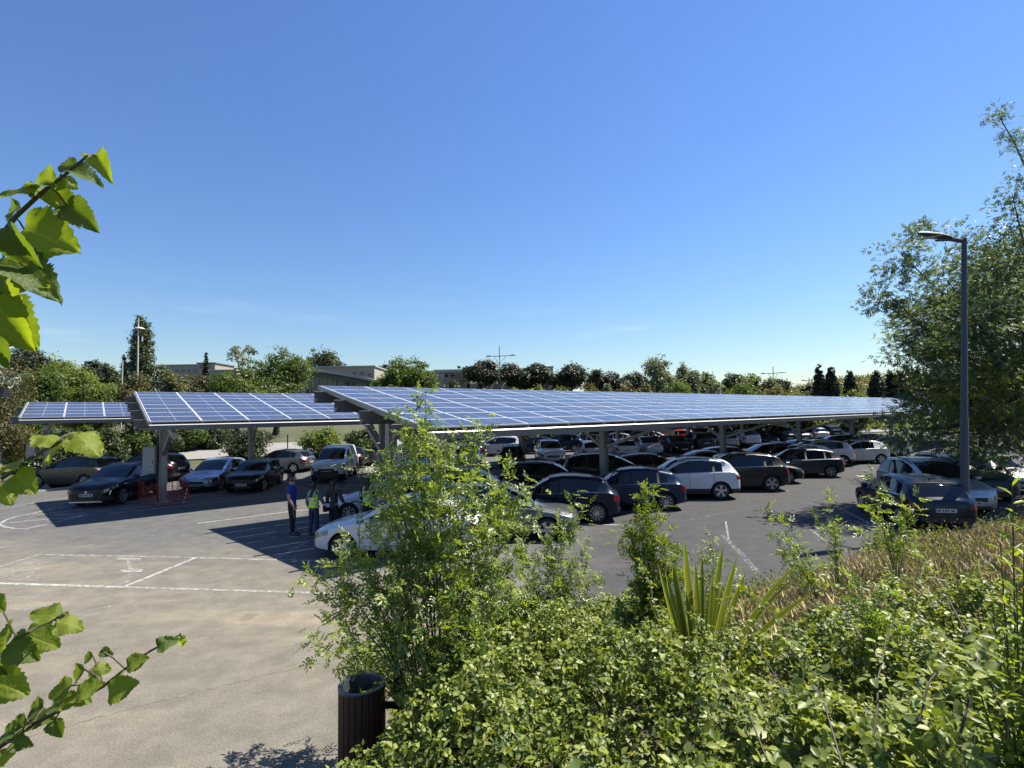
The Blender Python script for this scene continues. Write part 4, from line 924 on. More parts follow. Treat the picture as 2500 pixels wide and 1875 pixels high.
def wom_x(e, V, j, H, q):
    w = V[j['arm'][1][2]]; s_ = empty('x'); bpy.data.objects.remove(s_)
    for k in range(3): MB().box(w+Vector((.03, -.02+.012*k, .012*k))*H, (.20*H, .15*H, .003*H), Matrix.Rotation(R(14+5*k), 3, 'Z') @ Matrix.Rotation(R(22), 3, 'X')).build('paper_sheet', M_paper, e)
    o = MB(); o.box(q(-.108, .03, .745), (.004, .05*H, .020*H), None); o.box(q(-.108, .005, .745), (.004, .018*H, .022*H), None); o.build('vest_print', M_ink, e)
p = G(766, 1309); person((p.x, p.y, 0), R(75), 1.60, 'person seen from behind in a yellow hi-vis vest holding white papers', (cloth('grey_sleeves', (.09, .10, .11)), True), cloth('blue_jeans', (.022, .038, .085)),
    [((-.01, .02, -.17), (.04, .0, -.30)), ((.02, -.05, -.155), (.10, -.06, -.235))], [(.0, -.01, .07), (.01, .02, .05)], 'long', True, wom_x, .02)
def bag_x(e, V, j, H, q):
    mb = MB(); mb.box(q(.0, .155, .50), (.24*H*.8, .07*H, .17*H), None, .03); mb.build('handbag', M_dark, e, True)
    MB().tube([q(.04, .15, .58), q(0, .10, .83), q(-.05, .15, .58)], .008*H, 5).build('bag_strap', M_dark, e)
p = G(815, 1305); person((p.x, p.y, 0), R(70), 1.62, 'person in dark charcoal clothes with a black shoulder bag, back turned', (cloth('charcoal_top', (.035, .04, .046)), True), cloth('black_cotton', (.01, .01, .012)),
    [((-.01, .03, -.17), (.05, .02, -.27)), ((.01, -.06, -.15), (.10, -.02, -.20))], ST, 'long', False, bag_x)
p = D(898, 1300, 15.9); person((p.x, 15.9, 0), R(85), 1.66, 'person in a yellow hi-vis vest with long dark hair behind the hoop barrier', (cloth('black_sleeves', (.015, .015, .018)), True), cloth('dark_trousers', (.015, .015, .018)),
    [((.03, .02, -.16), (.12, -.02, -.20)), ((.03, -.02, -.16), (.12, .02, -.20))], ST, 'long', True, None)

# ================================================================ buildings
M_wglass = mat('window_glass', (.02, .03, .035), .06, 0, .6); M_mull = mat('mullion', (.20, .22, .22), .5); M_roof = mat('roof_sheet', (.50, .49, .45), .7, noise=(.6, .9, 1.1)); M_soff = mat('roof_soffit', (.12, .13, .13), .8)
def prism(e, name, prof, Y0, Y1, m):
    """outline in (x,z), extruded from Y0 to Y1, relative to e"""
    o = Vector(e.location); n = len(prof); V = [(x-o.x, Y0-o.y, z-o.z) for x, z in prof]+[(x-o.x, Y1-o.y, z-o.z) for x, z in prof]
    F = [tuple(range(n)), tuple(reversed(range(n, 2*n)))]+[(i, n+i, n+(i+1) % n, (i+1) % n) for i in range(n)]
    return obj(name, V, F, m, e)
def xz(px, py, Y): p = D(px, py, Y); return (p.x, p.z)
Y = 76
p = D(830, 940, Y); e = empty('glass_hall', (p.x, Y, hz(p.x, Y)), 0, 'long hall with a sweeping curved roof over a dark glazed front', 'building')
up = [xz(x, y, Y) for x, y in ((722, 899), (760, 900.5), (800, 904), (845, 911), (890, 920.5), (926, 930))]; lo = [xz(x, y, Y) for x, y in ((926, 935), (890, 927), (845, 918.5), (800, 911.5), (760, 908), (722, 906.5))]
prism(e, 'roof', up+lo, Y-1.5, Y+16, M_roof)
lo2 = [xz(x, y, Y) for x, y in ((740, 907.5), (760, 908.6), (800, 912), (845, 919), (890, 927.5), (912, 932))]; z0 = hz(p.x, Y)
prism(e, 'soffit_band', lo2+[xz(x, y, Y) for x, y in ((912, 941), (890, 938), (845, 931), (800, 924), (760, 920), (740, 919))], Y-.2, Y+14, M_soff)
prism(e, 'glass_front', [xz(x, y, Y) for x, y in ((746, 919.5), (800, 924), (845, 931), (905, 940))]+[(xz(905, 940, Y)[0], z0), (xz(746, 920, Y)[0], z0)], Y, Y+13, M_wglass)
for x, y in ((748, 919), (758, 920), (777, 922), (797, 924), (820, 927), (838, 930), (857, 933), (875, 936), (893, 938)):
    a = xz(x, y, Y); MB().box((a[0]-p.x, -.06, (a[1]-z0)/2), (.16, .12, a[1]-z0)).build('mullion', M_mull, e)
def block(name, label, x0, x1, ytop, Y, depth, m, wins=(), roofm=None):
    a, b_ = xz(x0, ytop, Y), xz(x1, ytop, Y); cx = (a[0]+b_[0])/2; z0 = hz(cx, Y); w = b_[0]-a[0]; h = a[1]-z0
    e = empty(name, (cx, Y, z0), 0, label, 'building'); MB().box((0, depth/2, h/2), (w, depth, h)).build('wall', m, e); MB().box((0, depth/2, h+.12), (w+.5, depth+.5, .24)).build('roof', roofm or M_roof, e)
    for (wx0, wy0, wx1, wy1) in wins:
        A, B = xz(wx0, wy0, Y), xz(wx1, wy1, Y); c = ((A[0]+B[0])/2-cx, (A[1]+B[1])/2-z0); d = (abs(B[0]-A[0]), abs(A[1]-B[1]))
        f = MB(); f.box((c[0], -.02, c[1]), (d[0]+.16, .10, d[1]+.16)).build('window', M_mull, e); MB().box((c[0], -.075, c[1]), (d[0], .03, d[1])).build('pane', M_wglass, e)
    return e
block('stone_block', 'long plain beige building behind the curved-roof hall', 690, 914, 899, 98, 14, M_beige, [(862, 908, 869, 913), (880, 909, 888, 914), (898, 912, 905, 917)])
block('pale_block', 'pale flat-roofed building far behind the trees left of the broad green tree', 392, 528, 893, 125, 14, M_conc, [(412+i*16, 903, 418+i*16, 908) for i in range(6)])
block('grey_annexe', 'grey ribbed annexe just left of the broad green tree', 508, 575, 906, 105, 10, M_conc, [(518+i*9, 914, 522+i*9, 925) for i in range(5)])
block('roof_house', 'small dark-roofed house behind the thin cypress', 483, 525, 888, 118, 8, M_beige, [(488, 892, 496, 900), (505, 891, 513, 899)], M_soff)
e = block('villa', 'beige villa with open pergola beams left of the dark stone pines', 1062, 1146, 906, 92, 12, M_beige, [(1100, 914, 1110, 922), (1117, 910, 1124, 920), (1130, 911, 1141, 920), (1130, 928, 1141, 940), (1086, 913, 1094, 921)])
a, b_ = D(1038, 909, 88), D(1135, 906, 88); o = Vector(e.location); MB().box(((a.x+b_.x)/2-o.x, 88.8-o.y, a.z-o.z), (b_.x-a.x, 2.8, .35)).build('pergola_slab', M_conc, e)
for x in (1064, 1080): t = D(x, 912, 87.6); MB().box((t.x-o.x, 87.6-o.y, (t.z-o.z)/2), (.75, .5, t.z-o.z)).build('pergola_column', M_conc, e)
MB().box((D(1136, 922, 91).x-o.x, -1.2, D(1136, 922, 91).z-o.z), (2.4, 2.0, .9)).build('balcony', M_conc, e)
block('far_dome_house', 'cream building with a rounded top behind the row of stone pines', 1300, 1350, 897, 150, 12, M_beige)
Y = 90; p = D(1230, 935, Y); z0 = hz(p.x, Y); e = empty('sloped_roof_building', (p.x, Y, z0), 0, 'low building of slanted concrete roof fins under the stone pines', 'building')
prism(e, 'wall', [xz(1140, 936, Y+2), xz(1345, 938, Y+2), (xz(1345, 938, Y)[0], z0), (xz(1140, 936, Y)[0], z0)], Y+2, Y+9, M_beige)
for x, w, yt in ((1147, 26, 934), (1172, 14, 930), (1186, 22, 922), (1208, 30, 918), (1236, 26, 927), (1262, 30, 929), (1288, 24, 926), (1312, 28, 930), (1340, 24, 934)):
    q = [xz(x, 950, Y), xz(x+w*.62, yt, Y), xz(x+w, yt, Y), xz(x+w*.55, 950, Y)]; prism(e, 'roof_fin', q, Y-.5, Y+3, M_conc)
# ================================================================ trees and shrubs
LM = {
 'mid': leaf_mat('leaf_mid_green', (.040, .075, .018), (.095, .140, .032), .35),
 'bright': leaf_mat('leaf_bright_green', (.070, .115, .022), (.135, .175, .045), .38),
 'olive': leaf_mat('leaf_olive', (.055, .070, .025), (.115, .120, .045), .3),
 'brownish': leaf_mat('leaf_brownish', (.050, .055, .022), (.10, .095, .038), .3),
 'pine': leaf_mat('needles_dark', (.014, .022, .010), (.035, .046, .018), .15),
 'cypress': leaf_mat('cypress_scales', (.012, .020, .009), (.028, .038, .015), .12),
 'poplar': leaf_mat('poplar_leaf', (.030, .050, .020), (.065, .088, .038), .25),
 'silver': leaf_mat('silvery_leaf', (.085, .105, .055), (.20, .22, .14), .3, (1.8, 1.8, 1.0)),
 'ash': leaf_mat('ash_leaf', (.042, .072, .040), (.125, .165, .090), .40, (2.0, 2.0, 1.0)),
 'ash_yellow': leaf_mat('ash_leaf_yellow', (.085, .120, .026), (.18, .21, .045), .4)}
M_bark = mat('bark', (.075, .06, .045), .9, noise=(6, .6, 1.5), bump=.4); M_barkp = mat('pale_bark', (.16, .14, .115), .9, noise=(6, .6, 1.4))
def crown(parent, lobes, n, L, lm, clump=.2, *, name='crown', up=.35, asp=.5, fill=.45):
    """lobes: (centre, radii) in the parent's space; leaves gathered in clumps through the shells of the lobes"""
    vol = np.array([np.prod(r)**(2/3) for _, r in lobes]); vol = vol/vol.sum(); P = []; N = []
    for (c, r), f in zip(lobes, vol):
        k = max(8, int(n*f)); c = np.array(c); r = np.array(r, float); nc = max(6, int(k/22))
        d = rdir(nc); rad = rng.uniform(fill, 1.0, (nc, 1))**.6; bump = 1+.13*np.sin(d[:, :1]*7+d[:, 2:3]*9+c[0])+.10*rng.normal(size=(nc, 1)); cc = c+d*r*rad*bump
        id_ = rng.integers(0, nc, k); cs = clump*r.mean(); p = cc[id_]+rng.normal(size=(k, 3))*cs*np.array([1, 1, .62]); P.append(p); N.append(nrm((p-c)/r)*.75+rng.normal(size=(k, 3))*.55+np.array([0, 0, up]))
    P = np.concatenate(P); N = nrm(np.concatenate(N)); k = len(P); A = nrm(np.cross(N, rdir(k))+np.array([0, 0, -.15])); s = L*rng.uniform(.6, 1.3, k)
    return leaves(name, P, A, N, s, s*asp, lm, parent)
def limbs(parent, base, tips, r0, m=M_bark, name='trunk', fork=.35):
    mb = MB(); base = Vector(base); top = sum((Vector(t) for t in tips), Vector())/len(tips); f = base.lerp(top, fork); f.x = base.x+(top.x-base.x)*fork*.5; f.y = base.y+(top.y-base.y)*fork*.5
    mb.tube([base-Vector((0, 0, .15)), base.lerp(f, .5)+Vector((r0*.4, 0, 0)), f], [r0*1.25, r0, r0*.82], 8)
    for t in tips:
        t = Vector(t); a = f.lerp(t, .35)+Vector((0, 0, .12*(t-f).length)); b_ = f.lerp(t, .7)+Vector((rng.normal()*.1, rng.normal()*.1, .08))*(t-f).length*.5; mb.tube([f, a, b_, t], [r0*.6, r0*.42, r0*.24, r0*.06], 6, False)
    return mb.build(name, m, parent, True)
def tree(style, x0, x1, ytop, Y, label, lm, seed=0, ybot=None, group=None, dense=1.0, name=None):
    global rng
    rng = np.random.default_rng(abs(seed+int(x0)*7+int(Y))); t = D((x0+x1)/2, ytop, Y); X = t.x; w = (x1-x0)/FPX*Y/2; z0 = hill(X, Y); H = max(1.3, t.z-z0); L = max(.15, Y*.0050)
    nm = name or {'broad': 'broadleaf_tree', 'pine': 'stone_pine', 'cypress': 'cypress', 'poplar': 'poplar', 'sparse': 'sparse_tree', 'shrub': 'shrub', 'palm': 'palm'}[style]
    cat = {'cypress': 'cypress', 'palm': 'palm', 'shrub': 'shrub'}.get(style, 'tree'); e = empty(nm, (X, Y, z0), 0, label, cat, group); lobes = []
    if style == 'broad':
        for i in range(11):
            a = i*2.399+seed; f = .32+.5*((i*.618+seed*.37) % 1); rr = .62*math.sqrt(max(.05, 1-((f-.5)/.55)**2)); k_ = rng.uniform(.62, 1.25); lobes.append(((w*rr*math.cos(a)*rng.uniform(.8, 1.25), w*rr*math.sin(a), H*f*rng.uniform(.92, 1.06)), (w*.42*k_, w*.42*k_, H*.17*k_)))
        lobes += [((w*rng.uniform(-.15, .15), 0, H*.50), (w*.66, w*.66, H*.28)), ((w*.3*math.sin(seed*1.7), 0, H*.86), (w*.34, w*.34, H*.13)), ((w*.45*math.cos(seed*2.3), 0, H*.74), (w*.26, w*.26, H*.12))]
        n = int(9500*dense); limbs(e, (0, 0, 0), [l[0] for l in lobes[:8]], .035*H)
    elif style == 'shrub':
        for i in range(7):
            a = i*2.399+seed; lobes.append(((w*.55*math.cos(a), w*.4*math.sin(a), H*(.22+.5*((i*.618) % 1))), (w*.48, w*.40, H*.26)))
        lobes += [((0, 0, H*.45), (w*.72, w*.6, H*.45)), ((w*.2, 0, H*.8), (w*.35, w*.35, H*.18))]; n = int(5200*dense); limbs(e, (0, 0, 0), [l[0] for l in lobes[:5]], .03*H, fork=.2, name='stem')
    elif style == 'pine':
        for i in range(9):
            a = i*2.399+seed; rr = .62 if i else 0; lobes.append(((w*rr*math.cos(a)*(.6+.4*((i*.37) % 1)), w*rr*math.sin(a), H*(.70+.13*((i*.618+.2) % 1))), (w*.40*rng.uniform(.7, 1.35), w*.46, H*.13*rng.uniform(.7, 1.25))))
        lobes.append(((w*rng.uniform(-.3, .3), 0, H*.87), (w*.5, w*.5, H*.12))); n = int(9000*dense); limbs(e, (0, 0, 0), [l[0] for l in lobes[:6]], .03*H, fork=.55)
    elif style in ('cypress', 'poplar'):
        k = 14 if style == 'cypress' else 16
        for i in range(k):
            f = (i+.5)/k; r = w*(math.sin(math.pi*min(1, .14+f*.80))**.75)*(1 if style == 'cypress' else .62); a = i*2.4
            off = 0 if style == 'cypress' else w*.42*(1-f*.55); lobes.append(((off*math.cos(a), off*math.sin(a), H*(.05+.89*f)), (max(.12, r), max(.12, r), H*(.075 if style == 'cypress' else .11))))
        n = int((14000 if style == 'cypress' else 10500)*dense); MB().tube([(0, 0, -.2), (0, 0, H*.5), (0, 0, H*.94)], [.02*H, .012*H, .003*H], 8).build('trunk', M_bark, e, True)
    elif style == 'sparse':
        for i in range(8):
            a = i*2.399+seed; f = .5+.48*((i*.618) % 1); lobes.append(((w*.75*math.cos(a)*rng.uniform(.5, 1), w*.75*math.sin(a), H*f), (w*.28, w*.28, H*.07)))
        n = int(1100*dense); limbs(e, (0, 0, 0), [l[0] for l in lobes], .022*H, M_barkp)
    elif style == 'palm':
        MB().tube([(0, 0, -.2), (.1, 0, H*.5), (0, 0, H*.86)], [.03*H, .022*H, .02*H], 8).build('trunk', M_bark, e, True); fr = H*.13
        Pp = []; Aa = []; Nn = []
        for i in range(26):
            a = i*2.399; el = R(70-5.0*i); d = Vector((math.cos(a)*math.cos(el), math.sin(a)*math.cos(el), math.sin(el)))
            for kk in range(14):
                f = (kk+1)/14; p_ = Vector((0, 0, H*.86))+d*fr*f*1.1-Vector((0, 0, fr*.55*f*f)); 
                for s_ in (1, -1): Pp.append(p_); Aa.append(d*.6+d.cross(Vector((0, 0, 1)))*s_-Vector((0, 0, .25))); Nn.append(Vector((0, 0, 1)))
        leaves('crown', np.array(Pp), np.array(Aa), np.array(Nn), fr*.45, fr*.09, LM[lm], e); return e
    crown(e, lobes, n, L*{'cypress': .72, 'pine': .9}.get(style, 1), LM[lm], .10 if style in ('cypress',) else .22, up=.5 if style == 'pine' else .3, fill=.72 if style == 'cypress' else .45)
    return e
BG = 'trees beyond the car park'
T = tree
# far left
T('pine', 28, 150, 848, 95, 'broad dark stone pine rising behind the leafy trees on the left', 'pine', 1, dense=1.2)
T('broad', 20, 150, 893, 40, 'large fresh green tree behind the narrow canopy, left of its neighbours', 'mid', 2, dense=1.6)
T('broad', 120, 250, 876, 48, 'rounded pale green tree below the dark stone pine', 'bright', 3, dense=1.5)
T('broad', -90, 62, 885, 30, 'brownish feathery tree at the edge behind the floodlight', 'brownish', 4, dense=1.9)
T('broad', 175, 300, 925, 44, 'bushy yellow-green tree behind the middle of the narrow canopy', 'bright', 5, dense=1.3)
T('pine', 200, 262, 877, 100, 'small dark rounded pine left of the small pointed cypress', 'pine', 6)
T('broad', 235, 300, 884, 85, 'dark rounded tree right beside the small rounded pine', 'poplar', 7)
T('cypress', 296, 312, 863, 90, 'small pointed cypress left of the tall poplar', 'cypress', 8, dense=.6)
T('poplar', 314, 384, 767, 70, 'very tall columnar poplar standing above all other trees', 'poplar', 9, dense=1.7)
T('broad', 300, 380, 905, 42, 'brownish thin-leaved tree below the poplar', 'brownish', 10, dense=1.2)
T('broad', 352, 445, 889, 46, 'olive green tree right of the poplar', 'olive', 11, dense=1.3)
T('broad', 436, 524, 907, 52, 'low round brown-green tree before the pale flat-roofed building', 'brownish', 12)
T('cypress', 497, 511, 859, 80, 'thin dark cypress before the small dark-roofed house', 'cypress', 13, dense=.6)
T('sparse', 552, 668, 830, 60, 'thin see-through tree with pale limbs leaning left of the broad green tree', 'silver', 14, dense=1.3)
T('broad', 590, 760, 846, 55, 'broadest fresh green tree left of the curved-roof hall', 'mid', 15, dense=2.0)
T('broad', 520, 640, 892, 50, 'rounded green tree at the foot of the thin see-through tree', 'mid', 16, dense=1.4)
T('broad', 726, 826, 856, 110, 'dark leafy tree behind the beige building', 'poplar', 17)
T('pine', 806, 850, 878, 120, 'small umbrella pine on the skyline above the beige building', 'pine', 18, dense=.6)
T('broad', 912, 984, 899, 70, 'small rounded green tree right of the curved roof', 'mid', 19, dense=1.1)
T('broad', 950, 1066, 874, 74, 'full green tree between the curved-roof hall and the villa', 'mid', 20, dense=1.5)
T('pine', 912, 955, 889, 115, 'small dark pine peeping over the curved-roof hall', 'pine', 21, dense=.5)
T('shrub', 1074, 1128, 923, 76, 'round grey-green bush in front of the villa', 'poplar', 22)
T('cypress', 1114, 1126, 892, 98, 'tiny dark cypress behind the villa roof, the left of two', 'cypress', 23, dense=.4)
T('cypress', 1126, 1140, 893, 98, 'tiny dark cypress behind the villa roof, the right of two', 'cypress', 24, dense=.4)
T('pine', 1132, 1222, 878, 82, 'round-headed dark stone pine beside the twin-arm lamp', 'pine', 25, dense=1.5)
T('pine', 1216, 1296, 886, 84, 'dark stone pine just right of the twin-arm lamp', 'pine', 26, dense=1.3)
T('pine', 1262, 1350, 885, 86, 'dark stone pine in the middle of the pine row', 'pine', 27, dense=1.3)
T('pine', 1334, 1440, 888, 84, 'widest dark stone pine before the cream building', 'pine', 28, dense=1.5)
T('palm', 1446, 1468, 892, 92, 'lone fan palm rising above the pines', 'pine', 29)
T('pine', 1426, 1490, 909, 95, 'low dark pine at the foot of the palm', 'pine', 30, dense=.8)
T('pine', 1468, 1534, 905, 92, 'dark pine right of the palm', 'pine', 31, dense=.8)
T('pine', 1510, 1594, 908, 96, 'dark pine left of the silvery poplars', 'pine', 32, dense=.9)
RL = ['bright green shrub at the foot of the middle stone pine', 'olive shrub at the foot of the widest stone pine', 'brownish shrub between the widest stone pine and the palm', 'silvery shrub at the foot of the palm', 'brownish shrub below the dark pine right of the palm', 'olive shrub just left of the silvery poplars', 'olive shrub before the slanted roof fins left of the twin-arm lamp', 'bright low shrub at the foot of the twin-arm lamp',
 'green shrub filling the gap below the silvery poplars', 'silvery shrub right of the second silvery poplar', 'wide green shrub below the darker green tree in the hedge', 'brownish shrub below the far street lamp', 'low olive shrub left of the tallest cypress', 'low green shrub between the lone cypress and the broad one']
for i, (x0, x1, yt, c) in enumerate([(1280, 1345, 938, 'bright'), (1335, 1400, 936, 'olive'), (1395, 1470, 932, 'brownish'), (1455, 1500, 930, 'silver'), (1490, 1560, 928, 'brownish'), (1540, 1600, 930, 'olive'), (1150, 1210, 943, 'olive'), (1215, 1285, 944, 'bright'), (1590, 1700, 918, 'mid'), (1690, 1770, 922, 'silver'), (1750, 1860, 918, 'mid'), (1840, 1940, 934, 'brownish'), (1915, 1990, 946, 'olive'), (2040, 2125, 950, 'mid')]):
    T('shrub', x0, x1, yt, 62, RL[i], c, 40+i, group='shrubs behind the largest canopy')
T('broad', 1572, 1660, 870, 66, 'silvery poplar with upright shoots, the tallest of its clump', 'silver', 50, dense=1.3)
T('broad', 1640, 1715, 886, 66, 'silvery poplar right beside the tallest of the clump', 'silver', 51, dense=1.2)
for i, (x0, x1, yt, c) in enumerate([(1695, 1765, 908, 'mid'), (1750, 1815, 906, 'poplar'), (1800, 1870, 908, 'mid'), (1850, 1905, 922, 'silver')]):
    T('broad', x0, x1, yt, 72, ['rounded green tree right of the silvery poplars', 'darker green tree in the hedge between two green ones', 'rounded green tree left of the far street lamp', 'pale low tree below the far street lamp'][i], c, 55+i)
T('pine', 1852, 1925, 924, 130, 'reddish dark pine behind the far street lamp', 'pine', 60)
T('pine', 1958, 1990, 938, 150, 'small dark pine at the foot of the smallest lamp', 'pine', 61, dense=.5)
for i, (x0, x1, yt, lb) in enumerate([(1984, 2012, 888, 'tallest dark cypress, first of the row at the canopy end'), (2011, 2044, 893, 'dark cypress close beside the tallest one'), (2058, 2090, 902, 'dark cypress standing alone in a gap of the row'), (2118, 2160, 902, 'broad pointed cypress before the wooded hill'), (2158, 2192, 900, 'cypress of the twin pair, left one'), (2180, 2214, 899, 'cypress of the twin pair, right one')]):
    T('cypress', x0, x1, yt, 85, lb, 'cypress', 70+i, group='cypresses at the end of the canopy')
# wooded hill
V = []; F = []; n = 40
for j in range(8):
    for i in range(n):
        x = 150+i*22; y = 420+j*40; V.append((x, y, 3+31*math.exp(-((x-395)/150)**2)*math.sin(math.pi*(j+.6)/8.2)+rng.normal()*1.0))
for j in range(7):
    for i in range(n-1): F.append((j*n+i, j*n+i+1, (j+1)*n+i+1, (j+1)*n+i))
tag(obj('hill', V, F, mat('wooded_hill', (.055, .075, .035), .95, noise=(.12, .5, 1.6)), None, True), kind='structure')
k = 2600; hx = rng.uniform(150, 640, k); hy = rng.uniform(420, 560, k); hz_ = 3+31*np.exp(-((hx-395)/150)**2)*np.sin(np.pi*((hy-420)/40+.6)/8.2)
P_ = np.repeat(np.stack([hx, hy, hz_+2], -1), 12, 0)+rng.normal(size=(k*12, 3))*np.array([2.2, 2.2, 1.5]); leaves('hill_woods', P_, rdir(len(P_)), rdir(len(P_))+np.array([0, 0, .6]), 2.2, 1.5, LM['olive'], kind='stuff')
bpy.data.objects['hill_woods']['label'] = 'hazy wood on the far hill behind the cypresses'; bpy.data.objects['hill_woods']['category'] = 'wood'

# hedge row behind the narrow canopy and along the road
HD = 'shrubs of the hedge behind the narrow canopy'
for i, (x0, x1, yt, Y, c) in enumerate([(20, 110, 1040, 35, 'mid'), (90, 175, 1035, 36.5, 'poplar'), (150, 250, 1040, 38, 'mid'), (225, 310, 1045, 39.5, 'poplar'), (290, 380, 1035, 41.5, 'mid'), (360, 440, 1040, 43, 'poplar'), (420, 500, 1030, 45, 'mid'), (480, 560, 1040, 46.5, 'poplar')]):  # every other shrub has darker leaves, canopy shade put into the colour
    T('shrub', x0, x1, yt, Y, ['fresh green hedge shrub left of the end column of the narrow canopy', 'dark hedge shrub right behind the end column of the narrow canopy', 'fresh green hedge shrub behind the olive grey crossover', 'dark hedge shrub above the roof of the glossy black crossover', 'fresh green hedge shrub behind the grey electrical cabinet', 'dark hedge shrub behind the cabinet column and the white slotted box', 'fresh green hedge shrub behind the pale blue-grey hatchback', 'dark hedge shrub where the hedge ends behind the small black car'][i], c, 80+i, group=HD, dense=1.1)
for i, (x0, x1, yt, Y, c, lb) in enumerate([(548, 655, 1046, 42, 'poplar', 'dark bushy shrub between the small black car and the road'), (735, 845, 1040, 44, 'bright', 'leafy shrub beside the road behind the white van'), (845, 935, 1048, 48, 'poplar', 'dark conifer-like bush behind the canopy column'), (980, 1080, 1050, 50, 'poplar', 'dark bush behind the bushy sapling'), (1060, 1180, 1058, 53, 'mid', 'green bush behind the back row of cars'), (1170, 1320, 1056, 56, 'poplar', 'dark green bush behind the white people carrier'), (1310, 1470, 1052, 62, 'mid', 'wide green bush behind the blue crossover'), (1460, 1620, 1048, 68, 'olive', 'olive bush behind the silver estate'), (1610, 1780, 1044, 74, 'mid', 'wide green bush behind the red hatchback'), (1770, 1960, 1040, 80, 'olive', 'wide olive bush at the end of the back row'), (1950, 2150, 1036, 84, 'bright', 'pale green bush at the far end of the car park'), (2140, 2400, 1030, 80, 'mid', 'long green bush at the far corner behind the roadside tree')]):
    T('shrub', x0, x1, yt, Y, lb, c, 100+i, dense=1.2)
# guard fence posts by the road
for i, x in enumerate((702, 857)):
    p = D(x, 1100, 47); e = empty('fence_post', (p.x, 47, hill(p.x, 47)), 0, f'thin dark fence post by the road {"left" if i == 0 else "right"} of the leafy roadside shrub', 'post'); MB().tube([(0, 0, -.1), (0, 0, D(x, 1062, 47).z-hill(p.x, 47))], .05, 6).build('post', M_dark, e); MB().box((0, 0, D(x, 1062, 47).z-hill(p.x, 47)), (.12, .12, .05)).build('cap', M_dark, e)

# ---- roadside tree by the lamp post
rng = np.random.default_rng(5)
YT = 19.6; TB = Vector((21.4, 20.6, 0)); e = empty('roadside_tree', tuple(TB), 0, 'big feathery ash tree spreading over the parked cars by the lamp post', 'tree')
def lp(px, py, rx, ry, dy=0): 
    p = D(px, py, YT+dy)-TB; k = (YT+dy)/FPX; return ((p.x, p.y, p.z), (rx*k, max(rx, ry)*k*.9, ry*k))
LB = [lp(2190, 610, 42, 62), lp(2235, 600, 40, 50, .8), lp(2165, 715, 52, 48, -.6), lp(2225, 700, 70, 75), lp(2140, 735, 30, 26, -.8), lp(2270, 800, 95, 80, .5), lp(2310, 680, 60, 60, .8), lp(2230, 860, 55, 48, -.5), lp(2400, 640, 60, 95, 1), lp(2470, 560, 60, 80, .5), lp(2440, 720, 110, 110, .8), lp(2500, 850, 130, 130, 0), lp(2370, 840, 100, 90, .5), lp(2320, 940, 95, 70, -.8), lp(2440, 960, 130, 100, -.6), lp(2265, 990, 70, 48, -1), lp(2185, 1050, 55, 32, -.2), lp(2250, 1065, 85, 40, .2), lp(2340, 1060, 110, 60, .3), lp(2460, 1080, 120, 80, .4), lp(2560, 700, 120, 170, 1), lp(2580, 980, 120, 160, 0), lp(2470, 470, 25, 30, .4), lp(2495, 400, 22, 50, .3), lp(2250, 950, 45, 25, -1.2), lp(2260, 560, 24, 22, .2), lp(2300, 560, 20, 20, .6)]
LB += [((16.3-TB.x, 18.7-TB.y, 6.6), (1.9, 1.5, 1.0)), ((14.6-TB.x, 18.0-TB.y, 5.2), (1.2, 1.2, .7)), ((18.2-TB.x, 19.4-TB.y, 6.2), (2, 1.6, 1.2))]  # extra lobes added towards the sun so the crown shades the parked cars
limbs(e, (0, 0, 0), [l[0] for l in LB[:24:2]]+[LB[16][0], LB[17][0]], .17, M_bark, fork=.30)
twp = [D(2500, 400, YT), D(2475, 345, YT), D(2448, 300, YT), D(2438, 272, YT)]; MB().tube([D(2590, 520, YT)-TB]+[q-TB for q in twp], [.05, .032, .024, .018, .010], 6).build('upper_limb', M_bark, e)
Pp = []; Aa = []; Nn = []
def ashclumps(lobes, n, spread):
    vol = np.array([np.prod(r)**(2/3) for _, r in lobes]); vol /= vol.sum(); P = []; A = []; N = []
    for (c, r), f in zip(lobes, vol):
        k = int(n*f/9)+3; c = np.array(c); r = np.array(r, float); nc = max(5, k//9); d = rdir(nc); rad = rng.uniform(.35, 1, (nc, 1))**.55; cc = c+d*r*rad*(1+.12*rng.normal(size=(nc, 1)))
        i = rng.integers(0, nc, k); p = cc[i]+rng.normal(size=(k, 3))*spread*np.array([1, 1, .6]); dr = nrm(nrm((p-c)/r)*.8+rng.normal(size=(k, 3))*.6+np.array([0, 0, -.15])); P.append(p); A.append(dr); N.append(nrm(np.array([0, 0, 1.0])+rng.normal(size=(k, 3))*.45))
    return np.concatenate(P), np.concatenate(A), np.concatenate(N)
def pinnate(P, Dr, N, rach, ll, lw, pairs=4, lm=None, name='leaves', parent=None, kind=None):
    """pairs of leaflets along each leaf stalk plus one at its tip"""
    Dr = nrm(Dr); U = nrm(np.cross(Dr, N)); N2 = np.cross(U, Dr); n = len(P); rach = np.broadcast_to(rach, (n,))[:, None]; ll = np.broadcast_to(ll, (n,)); B = []; A = []; NN = []; LL = []
    for k in range(pairs):
        f = .25+.75*k/pairs; b_ = P+Dr*rach*f-N2*rach*.12*f*f
        for s in (1, -1): B.append(b_); A.append(nrm(U*s*.85+Dr*.55+rng.normal(size=(n, 3))*.12)); NN.append(N2+rng.normal(size=(n, 3))*.25); LL.append(ll*(1-.25*abs(f-.55)))
    B.append(P+Dr*rach-N2*rach*.12); A.append(Dr); NN.append(N2); LL.append(ll); B, A, NN, LL = np.concatenate(B), np.concatenate(A), np.concatenate(NN), np.concatenate(LL)
    return leaves(name, B, A, NN, LL, LL*lw, lm, parent, kind=kind)
